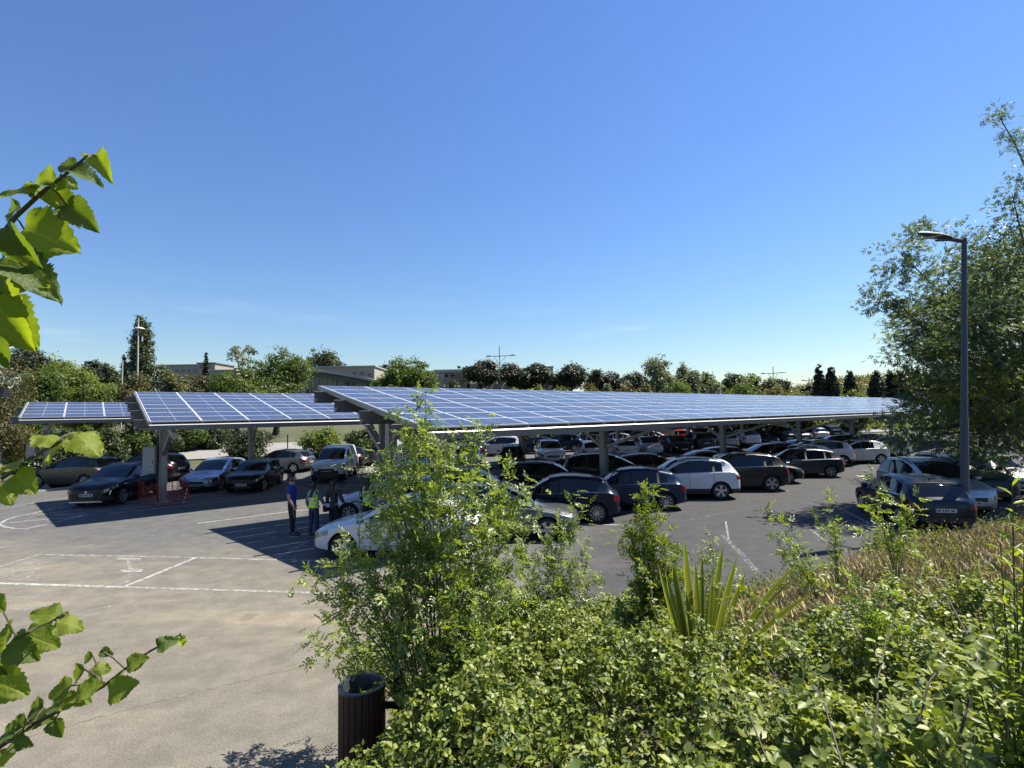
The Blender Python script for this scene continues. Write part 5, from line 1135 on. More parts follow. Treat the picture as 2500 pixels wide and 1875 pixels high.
p_, a_, n_ = ashclumps(LB, 120000, .20); pinnate(p_, a_, n_, rng.uniform(.12, .20, len(p_)), .10, .42, 4, LM['ash'], 'crown', e)
p_, a_, n_ = ashclumps([LB[13], LB[15], LB[7], LB[14], LB[5]], 20000, .25); pinnate(p_, a_, n_, .2, .10, .36, 4, LM['ash_yellow'], 'yellow_leaves', e)  # brighter, yellower leaves over some of the same lobes
tw = [(D(x, y, YT)-TB) for x, y in ((2438, 275), (2460, 290), (2425, 285), (2470, 340), (2490, 335), (2455, 335), (2497, 360))]; p_ = np.repeat(np.array([tuple(v) for v in tw]), 22, 0)+rng.normal(size=(154, 3))*.16; pinnate(p_, rdir(154)+np.array([-.3, 0, .1]), rdir(154)+np.array([0, 0, 1]), .2, .10, .36, 4, LM['ash'], 'top_leaves', e)
e2 = empty('background_tree', (24, 27, 0), 0, 'dense dark tree standing behind the big ash at the frame edge', 'tree'); o = Vector((24, 27, 0))
LB2 = [((D(x, y, 27)-o), r) for x, y, r in ((2380, 760, (2.2, 2, 2)), (2470, 660, (2.4, 2, 2.4)), (2560, 760, (3, 2, 3)), (2400, 920, (2.6, 2, 1.8)), (2520, 950, (3, 2, 2)), (2330, 1010, (1.8, 1.5, .9)), (2460, 1060, (2.6, 2, 1)))]
LB2 = [(tuple(c), r) for c, r in LB2]; limbs(e2, (0, 0, 0), [c for c, _ in LB2], .16); crown(e2, LB2, 26000, .2, LM['poplar'], .2)
# ================================================================ plants on the bank
rng = np.random.default_rng(21)
LF = {
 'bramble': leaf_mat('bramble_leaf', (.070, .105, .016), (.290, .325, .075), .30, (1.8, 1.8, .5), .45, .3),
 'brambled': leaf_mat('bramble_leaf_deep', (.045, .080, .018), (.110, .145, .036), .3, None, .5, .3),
 'privet': leaf_mat('sapling_leaf', (.085, .130, .028), (.285, .335, .085), .40, (1.7, 1.8, .6), .36, .45),
 'lance': leaf_mat('lance_leaf', (.080, .130, .016), (.17, .215, .032), .45, (2.1, 2.0, .55)),
 'dry': leaf_mat('dry_grass', (.30, .25, .14), (.60, .52, .33), .3, (1.3, 1.25, 1.0), .7, .2),
 'weed': leaf_mat('green_weed', (.060, .085, .022), (.13, .15, .045), .35)}
M_cane = mat('bramble_cane', (.040, .022, .016), .6, noise=(20, .6, 1.6)); M_twig = mat('green_twig', (.085, .075, .035), .7)
def bz(x, y): return float(bank_z(np.array([x]), np.array([y]))[0])
# ---- bramble thicket
e = empty('bramble_thicket', (1.4, 4.0, bz(1.4, 4.0)), 0, 'dense bramble thicket covering the bank in front of the saplings', 'bramble'); O = np.array([1.4, 4.0, bz(1.4, 4.0)])
def lump(x, y):
    return .5+.22*np.sin(x*1.7+1.3)*np.cos(y*1.3)+.16*np.sin(x*3.9+y*2.2)+.13*np.sin(x*9.1-y*6.3)+.15*np.sin(x*17.3+y*13.1)*np.sin(y*19.7-x*6.1)
def btop(x, y):
    s = bank_s(x, y); return bank_z(x, y)+np.clip(s*1.6+.18, 0, 1)*(.22+.52*lump(x, y)+.62*np.clip((1.5-x)/1.3, 0, 1)*np.clip((x+1.1)/.9, 0, 1)*np.clip((y-3.4)/2.0, 0, 1)+.34*np.clip((.2-x)/1.0, 0, 1)*np.clip((y-3.0)/1.2, 0, 1)+.42*np.exp(-(((x-1.75)/.8)**2+((y-4.55)/.45)**2)))
def breg(x, y):
    s = bank_s(x, y); lim = 2.6+.9*np.sin(y*.8); return (s > -.12) & (y > .9) & (x > -1.75) & ~((x > 1.95+.35*np.sin(y*2)) & (y > 5.0+.4*np.sin(x*2.3))) & (np.abs(x) < y*1.12+.6)
def bsample(n, ymax):
    x = rng.uniform(-1.8, 6.5, n*5); y = .9+rng.uniform(0, 1, n*5)**1.0*(ymax-.9); k = breg(x, y); x, y = x[k][:n], y[k][:n]; return x, y
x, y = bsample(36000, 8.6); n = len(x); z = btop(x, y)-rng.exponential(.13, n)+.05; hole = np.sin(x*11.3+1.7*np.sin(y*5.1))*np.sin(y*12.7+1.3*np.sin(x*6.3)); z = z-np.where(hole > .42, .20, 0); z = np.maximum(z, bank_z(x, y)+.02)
tri = np.stack([x, y, z], -1)-O; nn = nrm(np.array([0, -.12, 1.0])+rng.normal(size=(n, 3))*.60); dd = nrm(np.cross(nn, rdir(n)))
def trifoliate(P, Dd, N, L, m, name, par, w=.62, kind='stuff', simple=False):
    U = nrm(np.cross(Dd, N)); N = np.cross(U, Dd); k = len(P); L = np.broadcast_to(L, (k,)); B = np.concatenate([P]*3); A = np.concatenate([Dd, nrm(U*.9+Dd*.25-N*.15), nrm(-U*.9+Dd*.25-N*.15)]); NN = np.concatenate([N, N+U*.2, N-U*.2])+rng.normal(size=(3*k, 3))*.12
    B = B+A*np.concatenate([L*.28, L*.08, L*.08])[:, None]; LL = np.concatenate([L, L*.86, L*.86]); return leaves(name, B, A, NN, LL, LL*.72, m, par, kind=kind) if simple else leaves6(name, B, A, NN, LL, w, m, par, kind)
def leaves6(name, P, A, N, L, w, m, parent, kind=None):
    """rounder blade: six edge points and a midrib, slightly cupped"""
    A = nrm(A); U = nrm(np.cross(A, N)); N = np.cross(U, A); L = L[:, None]; n = len(P); V = np.empty((n, 8, 3)); V[:, 0] = P
    for i, (f, ww) in enumerate(((.28, .82), (.62, .86))):
        for s, j in ((1, 1), (-1, 2)): V[:, 1+i*3+(j-1)] = P+A*L*f+U*s*L*w*.5*ww+N*L*.07
        V[:, 3+i*3] = P+A*L*f-N*L*.02*(i+1)
    V[:, 7] = P+A*L-N*L*.12
    T = np.array([(0, 3, 1), (0, 2, 3), (1, 3, 6), (1, 6, 4), (3, 2, 5), (3, 5, 6), (4, 6, 7), (6, 5, 7)]); T = (np.arange(n)[:, None, None]*8+T[None]).reshape(-1, 3)
    o = link(name, fastmesh(name, V.reshape(-1, 3), T, m), parent)
    if kind: o['kind'] = kind
    return o
sz = rng.uniform(.040, .072, n)*np.where(y < 3.4, 1.25, 1); up = rng.random(n) < .66; nearb = y < 3.9
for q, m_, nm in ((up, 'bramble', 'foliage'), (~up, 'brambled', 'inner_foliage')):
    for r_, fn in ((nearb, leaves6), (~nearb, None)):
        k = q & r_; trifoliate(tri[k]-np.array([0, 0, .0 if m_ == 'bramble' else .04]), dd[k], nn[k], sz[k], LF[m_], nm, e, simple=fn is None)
# leaves near the path that can be picked out one by one
bl = []
for s_ in range(3):
    V = []; F = []; st = 7
    for i in range(st):
        f = i/(st-1); w = .40*math.sin(math.pi*min(1, f**.8*.97+.02))**.8*(1+(.07 if i % 2 else -.05)); V += [(f, -w, .10*w+.05*math.sin(3*f)), (f, 0, -.06*f*f), (f, w, .10*w-.04*math.sin(4*f))]
    for i in range(st-1): F += [(i*3, i*3+1, i*3+4, i*3+3), (i*3+1, i*3+2, i*3+5, i*3+4)]
    bl.append(mesh('leaf', V, F, [LF['bramble'], LF['brambled'], LF['bramble']][s_], True))
x, y = bsample(9000, 3.6); k = (y > 1.25) & (x > -.6); x, y = x[k][:290], y[k][:290]; z = btop(x, y)+rng.uniform(-.03, .07, len(x))
for i in range(len(x)):
    nrm_ = Vector((rng.normal()*.4, -.15+rng.normal()*.4, 1)).normalized(); ax = nrm_.cross(Vector(rng.normal(size=3))).normalized(); sd = nrm_.cross(ax); L = rng.uniform(.06, .10); o = link('leaf', bl[i % 3], e)
    M4 = Matrix((ax, sd, nrm_)).transposed().to_4x4(); o.matrix_basis = Matrix.Translation((x[i]-O[0], y[i]-O[1], z[i]-O[2])) @ M4 @ Matrix.Scale(L, 4)
# arching canes
def cane(p0, p1, arch, r=.007):
    p0, p1 = Vector(p0), Vector(p1); pts = [p0.lerp(p1, f)+Vector((rng.normal()*.004, rng.normal()*.004, arch*math.sin(math.pi*f))) for f in np.linspace(0, 1, 9)]; return pts, [r*(1-.6*f) for f in np.linspace(0, 1, 9)]
CX = [((2010, 1720, 2.6), (1820, 1440, 4.6)), ((1920, 1700, 3.2), (1710, 1410, 5.4)), ((1790, 1690, 3.4), (1690, 1500, 5.0)), ((2060, 1870, 2.0), (1930, 1560, 3.2)), ((1870, 1850, 2.2), (1730, 1640, 3.2)), ((2130, 1800, 2.1), (2190, 1500, 2.9)), ((2350, 1790, 1.9), (2420, 1580, 2.3)), ((2460, 1800, 1.8), (2390, 1680, 2.0)), ((2240, 1760, 2.2), (2330, 1640, 2.5)), ((1620, 1560, 4.6), (1560, 1370, 5.6)), ((2100, 1560, 3.4), (1950, 1330, 5.6)), ((2360, 1550, 3.0), (2230, 1350, 6.0))]
for (a, b_) in CX:
    pts, rr = cane(D(*a)-Vector(O), D(*b_)-Vector(O), .10, .0045); MB().tube(pts, rr, 6).build('cane', M_cane, e, True)
    t = np.array([[*p] for p in pts[2:]]); t = np.repeat(t, 3, 0)+rng.normal(size=(21, 3))*.02; nl = nrm(np.array([0, 0, 1.])+rng.normal(size=(21, 3))*.5); dl = nrm(rdir(21)+np.array([0, 0, .3])); dl = nrm(dl-nl*(dl*nl).sum(1, keepdims=True)); trifoliate(t, dl, nl, rng.uniform(.035, .06, 21), LF['bramble'], 'cane_leaves', e, kind=None)

# ---- saplings with feathered leaves
def sapling(base, tips, label, lm, rach=.15, ll=.05, per=30, twigs=7, r0=.018, name='sapling', lw=.36, pairs=4, spread=.32, start=.3, twl=(.18, .42), clump=0, cs=.12, arch=.10):
    base = Vector(base); e = empty(name, tuple(base), 0, label, 'sapling'); mb = MB(); PP = []; DD = []
    for t in tips:
        t = Vector(t)-base; m = Vector((t.x*.28, t.y*.28, t.z*.62))+Vector((rng.normal()*.10, rng.normal()*.08, arch*t.length)); pts = []
        for f in np.linspace(0, 1, 10): pts.append((m*2*f*(1-f)+t*f*f))
        pts[0] = Vector((rng.normal()*.05, rng.normal()*.05, -.1)); mb.tube(pts, [r0*(1-.85*f) for f in np.linspace(0, 1, 10)], 6, False)
        for k in range(twigs):
            f = start+(1-start)*(k+rng.random())/twigs; i = min(8, int(f*9)); p = pts[i].lerp(pts[i+1], f*9-i); ax = (pts[min(i+1, 9)]-pts[i]).normalized()
            d = (Vector(rng.normal(size=3))*.75+ax*.75+Vector((0, 0, .25))).normalized(); ln = rng.uniform(*twl)*(1.15-.55*f); q = p+d*ln; mb.tube([p, p.lerp(q, .5)+Vector((0, 0, .02)), q], [r0*.22, r0*.16, r0*.07], 4, False)
            for h in np.linspace(.15, 1, max(3, per//twigs)): PP.append(p.lerp(q, float(h))); DD.append(tuple((d*.5+Vector(rng.normal(size=3))*.75).normalized()))
        for h in rng.uniform(.62, 1.0, clump):
            i = min(8, int(h*9)); PP.append(pts[i].lerp(pts[i+1], h*9-i)+Vector(rng.normal(size=3))*cs); DD.append(tuple((Vector(rng.normal(size=3))+Vector((0, 0, .15))).normalized()))
        for h in np.linspace(.55, 1, 6): i = min(8, int(h*9)); PP.append(pts[i].lerp(pts[i+1], h*9-i)); DD.append(tuple((ax*.6+Vector(rng.normal(size=3))*.6).normalized()))
    mb.build('stems', M_twig, e, True); PP = np.array([tuple(p) for p in PP])+rng.normal(size=(len(PP), 3))*.015; DD = np.array(DD)
    pinnate(PP, DD, nrm(np.array([0, -.1, 1.])+rng.normal(size=PP.shape)*.5), rng.uniform(.7, 1.2, len(PP))*rach, rng.uniform(.75, 1.2, len(PP))*ll, lw, pairs, lm, 'foliage', e)
    return e
tips = []
for (x, y, Y) in [(1040, 968, 5.6), (1010, 1010, 5.5), (985, 1040, 5.3), (1130, 1050, 5.7), (1165, 1035, 5.8), (1075, 1090, 5.3), (915, 1105, 5.4), (945, 1185, 5.2), (940, 1230, 5.6), (915, 1290, 5.5), (960, 1150, 5.8), (1240, 1150, 5.8), (1210, 1200, 5.4), (1290, 1190, 5.9), (1300, 1260, 5.6), (1150, 1170, 5.2), (1060, 1200, 5.0), (1000, 1270, 5.2), (1120, 1290, 5.0), (1220, 1310, 5.2), (1060, 1350, 5.0), (940, 1330, 5.1), (800, 1370, 5.5), (850, 1340, 5.3), (820, 1420, 5.2), (760, 1430, 5.6), (900, 1420, 5.0), (985, 1430, 4.8), (1110, 1440, 4.8), (750, 1565, 6.0), (830, 1520, 6.0), (880, 1560, 5.9), (850, 1600, 6.0), (960, 1540, 5.3), (1040, 1540, 4.7), (1150, 1540, 4.7), (1220, 1440, 5.0), (1020, 1640, 5.2), (1080, 1650, 4.9), (960, 1620, 5.6), (1180, 1380, 5.6), (1250, 1390, 5.7), (1280, 1330, 5.8), (1160, 1480, 5.3), (1260, 1470, 5.5), (1320, 1440, 5.8), (1210, 1540, 5.4), (1300, 1530, 5.7)]:
    tips.append(D(x, y, Y))
sapling((D(1075, 1700, 5.2).x, 5.2, .02), tips, 'big bushy sapling with feathery bright leaves rising between the bin and the aisle', LF['privet'], .14, .056, 40, 10, .013, 'bushy_sapling', .40, 4, start=.42, twl=(.14, .34), clump=30, cs=.12)
tips = [D(x, y, Y) for x, y, Y in [(1400, 1225, 6.2), (1385, 1290, 6.1), (1430, 1340, 6.2), (1340, 1300, 6.2), (1350, 1380, 6.0), (1440, 1400, 6.1), (1390, 1420, 6.0), (1290, 1380, 6.0), (1300, 1450, 5.9)]]
sapling((D(1340, 1600, 6.1).x, 6.1, .05), tips, 'slender open sapling right of the big bushy one', LF['privet'], .14, .052, 36, 8, .009, 'slender_sapling', .38, 4, clump=16, cs=.10)
tips = [D(x, y, Y) for x, y, Y in [(1583, 1190, 6.6), (1560, 1260, 6.5), (1600, 1280, 6.7), (1620, 1330, 6.5), (1555, 1340, 6.6), (1640, 1390, 6.6), (1565, 1420, 6.5), (1600, 1440, 6.4), (1540, 1300, 6.6), (1650, 1350, 6.7)]]
b0 = D(1590, 1560, 6.6); sapling((b0.x, 6.6, bz(b0.x, 6.6)), tips, 'upright bright sapling behind the striped sword-leaved plant', LF['lance'], .15, .055, 56, 9, .008, 'upright_sapling', .36, 4, start=.25, twl=(.10, .26), clump=22, cs=.09)
for i, (b_, tp, lb, pr) in enumerate([((1720, 1440, 7.2), [(1740, 1310, 7.2), (1760, 1370, 7.2), (1715, 1350, 7.3), (1800, 1410, 7.2)], 'small sapling just behind the tallest sword leaves', 20),
   ((2000, 1520, 7.4), [(1870, 1240, 7.8), (1890, 1300, 7.7), (1925, 1350, 7.6), (1950, 1400, 7.6), (1900, 1350, 7.7)], 'leaning sapling reaching over the dry grass to the painted line', 34),
   ((2045, 1460, 8.2), [(2028, 1205, 8.2), (2015, 1280, 8.2), (2055, 1300, 8.2), (2040, 1370, 8.2), (1985, 1260, 8.2)], 'thin upright sapling with small pale leaves before the tree shadow', 26),
   ((2190, 1420, 8.2), [(2135, 1160, 8.0), (2150, 1200, 8.0), (2200, 1230, 8.2), (2235, 1215, 8.1), (2120, 1240, 8.1), (2220, 1290, 8.2), (2160, 1290, 8.2), (2100, 1300, 8.3)], 'open sapling with large paired leaflets before the dark hatchback', 30),
   ((2130, 1640, 4.2), [(2080, 1420, 4.3), (2100, 1480, 4.2), (2180, 1440, 4.2), (2150, 1520, 4.1), (2190, 1540, 4.0)], 'small sapling rising from the brambles below the dry grass', 22)]):
    b0 = D(*b_); sapling((b0.x, b_[2], bz(b0.x, b_[2])), [D(*t) for t in tp], lb, LF['privet'], .17 if i == 3 else .13, .048 if i != 3 else .062, pr//(2 if i == 3 else 1), 7 if i != 3 else 4, .007, 'sapling', .40, 4 if i != 3 else 5, start=.3, twl=(.05, .16))

# ---- bright lance-leaved shrub at the frame edge
tips = [D(x, y, Y) for x, y, Y in [(2470, 1165, 2.9), (2440, 1300, 2.9), (2500, 1250, 2.7), (2420, 1450, 2.8), (2480, 1400, 2.7), (2450, 1520, 2.6), (2390, 1500, 2.9), (2520, 1350, 2.9), (2510, 1550, 2.6), (2360, 1560, 2.9), (2460, 1620, 2.6), (2560, 1450, 2.7), (2540, 1200, 3.0)]]
b0 = D(2480, 1800, 2.75); e = empty('lance_leaved_shrub', (b0.x, 2.75, bz(b0.x, 2.75)), 0, 'bright green lance-leaved shrub rising at the frame edge before the roadside tree', 'shrub'); O2 = Vector(e.location); mb = MB(); Pp = []; Aa = []
for t in tips:
    t = t-O2; pts = [Vector((t.x*f**1.3, t.y*f**1.2, t.z*f-.05)) for f in np.linspace(0, 1, 12)]; mb.tube(pts, [.009*(1-.75*f) for f in np.linspace(0, 1, 12)], 6, False)
    for k in range(34):
        f = .18+.82*k/33; i = min(10, int(f*11)); p = pts[i].lerp(pts[i+1], f*11-i); ax = (pts[i+1]-pts[i]).normalized(); a = k*2.4; s_ = ax.orthogonal().normalized(); d = Quaternion(ax, a) @ s_; Pp.append(tuple(p)); Aa.append(tuple((d*.8+ax*.55).normalized()))
mb.build('stems', M_twig, e, True); n = len(Pp); leaves6('foliage', np.array(Pp), np.array(Aa)+rng.normal(size=(n, 3))*.15, nrm(np.array([0, -.1, 1.])+rng.normal(size=(n, 3))*.3), rng.uniform(.06, .11, n), .26, LF['lance'], e)

# ---- striped sword-leaved plant
M_sw = leaf_mat('sword_leaf', (.080, .120, .020), (.120, .160, .030), .3); M_swy = leaf_mat('sword_leaf_margin', (.36, .36, .07), (.44, .42, .10), .35, (1.3, 1.2, .8))
Z6 = lambda x, y: (1400+x*.3165, 1200+y*.3165)
b0 = D(1712, 1600, 5.3); e = empty('striped_sword_plant', (b0.x, 5.3, bz(b0.x, 5.3)), 0, 'stiff sword-leaved plant with yellow leaf margins standing in the brambles', 'plant'); O3 = Vector(e.location)
for i, ((bx_, by_), (tx, ty), w, bend) in enumerate([((880, 1180), (853, 360), .062, .0), ((940, 1180), (938, 540), .055, .02), ((960, 1180), (992, 475), .066, .01), ((985, 1180), (1157, 408), .060, .05), ((850, 1180), (775, 555), .058, .0), ((820, 1180), (757, 535), .050, .02), ((1040, 1180), (1262, 498), .052, .05), ((1060, 1180), (1332, 618), .060, .04), ((1120, 1200), (1742, 540), .050, .10), ((1150, 1220), (1858, 772), .055, .08), ((1130, 1210), (1692, 676), .034, .08), ((1170, 1240), (2002, 1103), .045, .10), ((800, 1180), (655, 565), .045, .02), ((780, 1190), (578, 826), .042, .03), ((880, 1200), (882, 785), .052, .0), ((930, 1200), (868, 775), .045, .0), ((1000, 1200), (1075, 640), .052, .02), ((1020, 1200), (1150, 720), .05, .03), ((830, 1200), (705, 600), .045, .02)]):
    dy = rng.uniform(-.16, .16); A = D(*Z6(bx_*.45+1000*.55, by_+60), 5.3+dy*.3)-O3; A.z = min(A.z, .05); B = D(*Z6(tx, ty), 5.3+dy)-O3; V = []; F = []; mi = []; ax = (B-A).normalized(); sd = ax.cross(Vector((rng.normal()*.25, 1, 0))).normalized(); nn_ = sd.cross(ax); st = 9
    for k in range(st):
        f = k/(st-1); c = A.lerp(B, f)+Vector((0, 0, bend*math.sin(math.pi*f))); ww = w*.62*(.75+.5*f if f < .5 else 1.0)*max(.02, (1-((f-.5)/.5)**2.2 if f > .5 else 1))**.8
        for u, dep in ((-1, .35), (-.74, .22), (0, -.12), (.74, .22), (1, .35)): V.append(c+sd*u*ww+nn_*dep*ww)
    for k in range(st-1):
        for j in range(4): F.append((k*5+j, k*5+j+1, k*5+6+j, k*5+5+j)); mi.append(1 if j in (0, 3) else 0)
    q = obj('leaf', V, F, [M_sw, M_swy], e, True); q.data.polygons.foreach_set('material_index', mi)

# ---- dry grass on the verge
n = 95000; x = rng.uniform(1.7, 24, n*2); y = rng.uniform(5.2, 22, n*2); s = bank_s(x, y); k = (s > .02) & (s < 9) & (x < y*1.02) & ~breg(x, y-.3); x, y = x[k][:n], y[k][:n]; n = len(x); z = bank_z(x, y)
den = .5+.5*np.sin(x*.9+1)*np.cos(y*.8); P_ = np.stack([x, y, z-.01], -1); A_ = nrm(np.array([0, 0, 1.])+rng.normal(size=(n, 3))*np.array([.62, .62, .05])+np.array([-.08, 0, 0])); L = rng.uniform(.08, .36, n)*(.7+.5*den)*np.clip(.35+bank_s(x, y)*.5, .35, 1)
g = leaves('dry_grass', P_, A_, rdir(n), L, .0050, LF['dry'], fold=0, droop=.35); tag(g, 'tall dry straw-coloured grass on the verge by the lamp post', 'grass', kind='stuff')
k = rng.random(n)*(.35+.65*(.5+.5*np.sin(x*1.9)*np.sin(y*1.3+2))) > .52; P2 = P_[k]+rng.normal(size=(k.sum(), 3))*.05; A2 = nrm(A_[k]+rng.normal(size=(k.sum(), 3))*.5); g = leaves('green_weeds', np.repeat(P2, 2, 0)+np.array([0, 0, .02])+np.abs(rng.normal(size=(2*len(P2), 1)))*np.array([[0, 0, .16]]), nrm(np.repeat(A2, 2, 0)+rng.normal(size=(2*len(P2), 3))*.6), rdir(2*len(P2))+np.array([0, 0, .7]), .075, .024, LF['weed']); tag(g, 'low green weeds growing among the dry grass', 'weeds', kind='stuff')
# thin grass at the bin's foot and bank edge
n = 1500; x = rng.uniform(-2.1, .9, n); y = rng.uniform(4.3, 7.9, n); s = bank_s(x, y); k = (s > -.22) & (s < .5); x, y = x[k], y[k]; g = leaves('edge_grass', np.stack([x, y, np.zeros(len(x))], -1), nrm(np.array([0, 0, 1.])+rng.normal(size=(len(x), 3))*.5), rdir(len(x)), rng.uniform(.06, .28, len(x)), .008, LF['weed'], droop=.3); tag(g, 'sparse grass tufts along the paving edge by the bin', 'grass', kind='stuff')

# ================================================================ leafy branches hanging in from the left
M_big = []
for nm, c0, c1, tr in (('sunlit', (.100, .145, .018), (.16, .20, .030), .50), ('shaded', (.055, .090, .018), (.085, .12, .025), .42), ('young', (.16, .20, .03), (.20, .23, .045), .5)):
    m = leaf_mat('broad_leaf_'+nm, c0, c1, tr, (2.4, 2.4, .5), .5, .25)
    nt = m.node_tree; b = nt.nodes['Principled BSDF']; tc = nt.nodes.new('ShaderNodeTexCoord'); wv = nt.nodes.new('ShaderNodeTexNoise'); wv.inputs['Scale'].default_value = 7; wv.inputs['Detail'].default_value = 5
    bp = nt.nodes.new('ShaderNodeBump'); bp.inputs['Strength'].default_value = .22; bp.inputs['Distance'].default_value = .1; nt.links.new(tc.outputs['Object'], wv.inputs['Vector'])
    def mm(op, a_, c_):
        q_ = nt.nodes.new('ShaderNodeMath'); q_.operation = op
        for i_, v_ in ((0, a_), (1, c_)):
            if isinstance(v_, (int, float)): q_.inputs[i_].default_value = v_
            else: nt.links.new(v_, q_.inputs[i_])
        return q_.outputs[0]
    sx = nt.nodes.new('ShaderNodeSeparateXYZ'); nt.links.new(tc.outputs['Object'], sx.inputs[0]); ay = mm('ABSOLUTE', sx.outputs['Y'], 0)
    vein = mm('ABSOLUTE', mm('SINE', mm('MULTIPLY', mm('SUBTRACT', sx.outputs['X'], mm('MULTIPLY', ay, .75)), 27), 0), 0); vein = mm('MULTIPLY', mm('MINIMUM', mm('MULTIPLY', vein, 4.0), 1), mm('MINIMUM', mm('MULTIPLY', ay, 28), 1))
    hgt = mm('ADD', mm('MULTIPLY', vein, .75), mm('MULTIPLY', wv.outputs['Fac'], .5)); nt.links.new(hgt, bp.inputs['Height'])
    rp_ = [n_ for n_ in nt.nodes if n_.type == 'MIX' and n_.blend_type == 'MIX'][0]; vm = nt.nodes.new('ShaderNodeMix'); vm.data_type = 'RGBA'; vm.inputs[6].default_value = (*[min(1, c_*1.12) for c_ in c1], 1); nt.links.new(rp_.outputs[2], vm.inputs[7]); nt.links.new(vein, vm.inputs[0]); nt.links.new(vm.outputs[2], b.inputs['Base Color'])
    mlt = [n_ for n_ in nt.nodes if n_.type == 'MIX' and n_.blend_type == 'MULTIPLY'][0]; nt.links.new(vm.outputs[2], mlt.inputs[6]); nt.links.new(bp.outputs[0], b.inputs['Normal']); M_big.append(m)
def broad_leaf(seed, curl, fold, m):
    r = np.random.default_rng(seed); V = []; F = []; st, cr = 23, 7
    for i in range(st):
        f = i/(st-1); w = .46*math.sin(math.pi*min(1, (f*.93+.07)**.72))**.75*(1.0 if f < .97 else .3); w *= 1+(.06 if i % 2 else -.05)+.05*math.sin(i*1.3+seed)
        for j in range(cr):
            u = (j/(cr-1)-.5)*2; V.append((f-.06*abs(u)*math.sin(math.pi*f)+(.028*abs(u) if i % 2 else 0), u*w, fold*abs(u)*w-curl*f*f+.05*math.sin(11*f+2.2*u+seed)*abs(u)+.03*math.sin(5*f*(1+u))+r.normal()*.006))
    for i in range(st-1):
        for j in range(cr-1): F.append((i*cr+j, i*cr+j+1, (i+1)*cr+j+1, (i+1)*cr+j))
    return mesh('leaf', V, F, m, True)
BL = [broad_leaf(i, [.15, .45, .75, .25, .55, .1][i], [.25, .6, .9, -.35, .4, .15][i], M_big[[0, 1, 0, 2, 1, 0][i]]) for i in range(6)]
def branch(stem, lvs, Y, label, root):
    P_ = [D(x, y, Y+dy) for x, y, dy in stem]; e = empty('leafy_branch', tuple(root), 0, label, 'branch'); o = Vector(root)
    mb = MB(); pts = [Vector((0, 0, 0)), (P_[0]-o)*.6+Vector((-.25, 0, .0))]+[p-o for p in P_]; mb.tube(pts, list(np.linspace(.006, .0018, len(pts))), 7); mb.build('stem', M_twig, e, True)
    for (x, y, s, ang, kind, tilt) in lvs:
        L = s*.86/FPX*Y; dy = rng.uniform(-.05, .05); c = D(x, y, Y+dy); right, upv = Vector((1, 0, 0)), Vector((0, .08, 1)).normalized(); ax = (right*math.cos(R(ang))+upv*math.sin(R(ang))+Vector((0, rng.uniform(-.25, .25), 0))).normalized()
        nr = Vector((rng.normal()*.25, -math.cos(R(tilt)), math.sin(R(tilt)))); nr = (nr-ax*nr.dot(ax)).normalized(); sd = nr.cross(ax); M4 = Matrix((ax, sd, nr)).transposed().to_4x4(); q = link('leaf', BL[kind], e)
        q.matrix_basis = Matrix.Translation(c-ax*L*.5-o) @ M4 @ Matrix.Scale(L*1.08, 4)
        # leaf stalk
        a = c-ax*L*.5-o; near_ = min(pts[1:], key=lambda v: (v-a).length); MB().tube([near_, (near_+a)/2+Vector((0, 0, .004)), a], .0016, 5, False).build('stalk', M_twig, e)
branch([(-60, 640, 0), (0, 582, 0), (36, 531, 0), (87, 484, 0), (120, 455, 0), (155, 430, 0), (190, 400, 0), (213, 380, 0)],
  [(242, 396, 66, -50, 2, 30), (205, 425, 74, -10, 1, 40), (160, 402, 62, 150, 4, 20), (92, 446, 92, 165, 2, 35), (140, 482, 96, -35, 2, 40), (190, 522, 92, -40, 1, 20), (32, 472, 100, 175, 0, 45), (112, 580, 178, -22, 0, 20), (40, 600, 110, -70, 1, 10), (28, 520, 70, 200, 1, 30), (60, 655, 150, -12, 4, 55), (40, 680, 140, -8, 0, 30), (30, 790, 165, -50, 0, 15), (0, 760, 140, -60, 2, 20), (-10, 850, 90, -80, 1, 20), (165, 440, 50, -30, 3, 40)], .95,
  'leafy branch with large serrated leaves reaching up against the sky', (-1.45, .7, bz(-1.45, .7)))
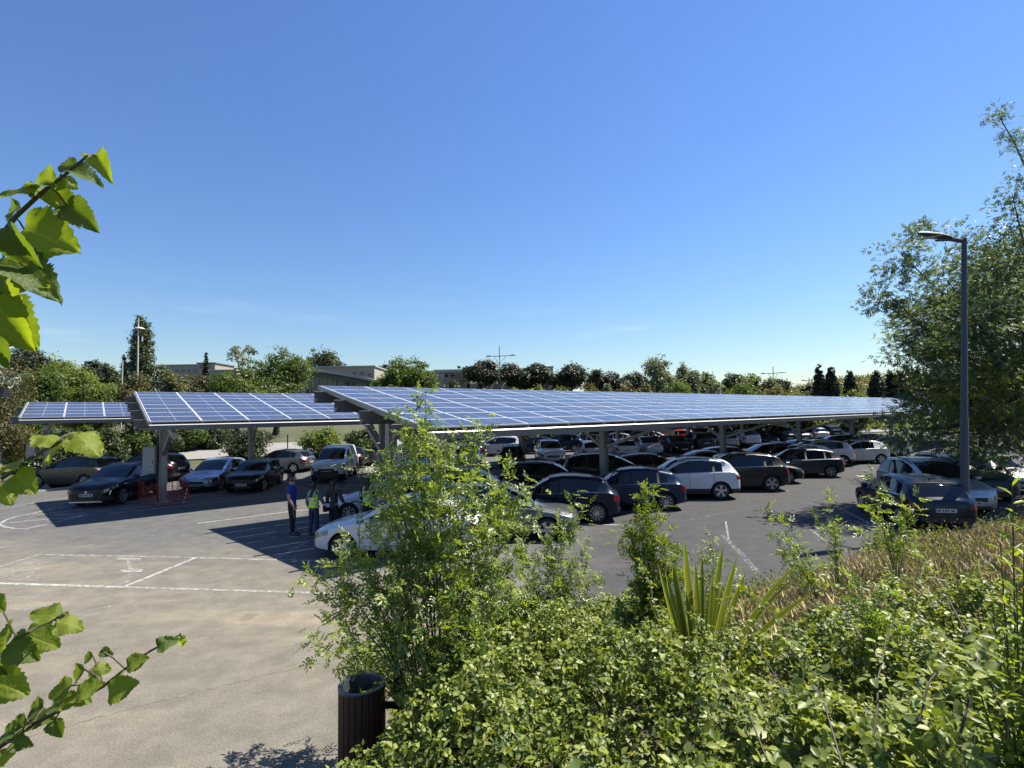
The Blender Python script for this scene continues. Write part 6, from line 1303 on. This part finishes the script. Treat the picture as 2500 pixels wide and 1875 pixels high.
branch([(-80, 1215, 0), (0, 1171, 0), (46, 1141, 0), (90, 1110, 0), (128, 1084, 0), (174, 1064, 0)],
  [(112, 1064, 78, 155, 3, 70), (212, 1074, 96, -30, 3, 62), (114, 1106, 74, 215, 3, 50), (28, 1128, 72, 172, 3, 70), (58, 1178, 80, -36, 0, 50), (12, 1200, 66, -45, 3, 55), (175, 1058, 36, 30, 3, 60)], 1.05,
  'short leafy twig with pale green leaves in front of the narrow canopy', (-1.5, .8, bz(-1.5, .8)))
branch([(-80, 1660, 0), (0, 1596, 0), (42, 1559, 0), (90, 1530, 0), (127, 1514, 0), (158, 1501, 0)],
  [(108, 1500, 66, 165, 0, 60), (168, 1521, 66, -10, 3, 60), (152, 1500, 26, 30, 3, 50), (98, 1562, 98, -18, 0, 45), (12, 1560, 84, 100, 0, 45), (52, 1592, 72, -30, 1, 40), (8, 1672, 118, -30, 0, 35), (-5, 1475, 50, -40, 0, 45), (-5, 1625, 60, -80, 1, 30), (48, 1547, 30, 150, 1, 40)], 1.0,
  'leafy twig with broad leaves over the empty parking bay', (-1.45, .75, bz(-1.45, .75)))
branch([(-80, 1880, 0), (0, 1823, 0), (79, 1770, 0), (158, 1728, 0), (253, 1675, 0), (306, 1633, 0), (364, 1591, 0), (438, 1551, 0)],
  [(440, 1566, 30, -85, 3, 40), (404, 1570, 44, 28, 4, 40), (334, 1616, 50, 20, 0, 45), (297, 1680, 72, 20, 0, 30), (218, 1682, 62, 25, 0, 45), (146, 1686, 60, 200, 0, 45), (240, 1632, 50, 10, 3, 50), (188, 1650, 52, 215, 1, 40), (213, 1608, 32, 200, 1, 40), (258, 1593, 28, -25, 4, 30), (82, 1733, 58, 190, 1, 40), (132, 1722, 52, 175, 1, 45), (38, 1770, 62, 160, 1, 40), (92, 1756, 66, 15, 1, 45), (138, 1778, 44, -55, 1, 30), (14, 1790, 56, 180, 1, 40), (170, 1712, 54, 10, 0, 50), (200, 1706, 46, -30, 0, 45), (5, 1845, 46, 30, 3, 45), (50, 1815, 44, -10, 1, 40)], 1.1,
  'long slender twig with small rounded leaves low over the paving', (-1.5, .9, bz(-1.5, .9)))
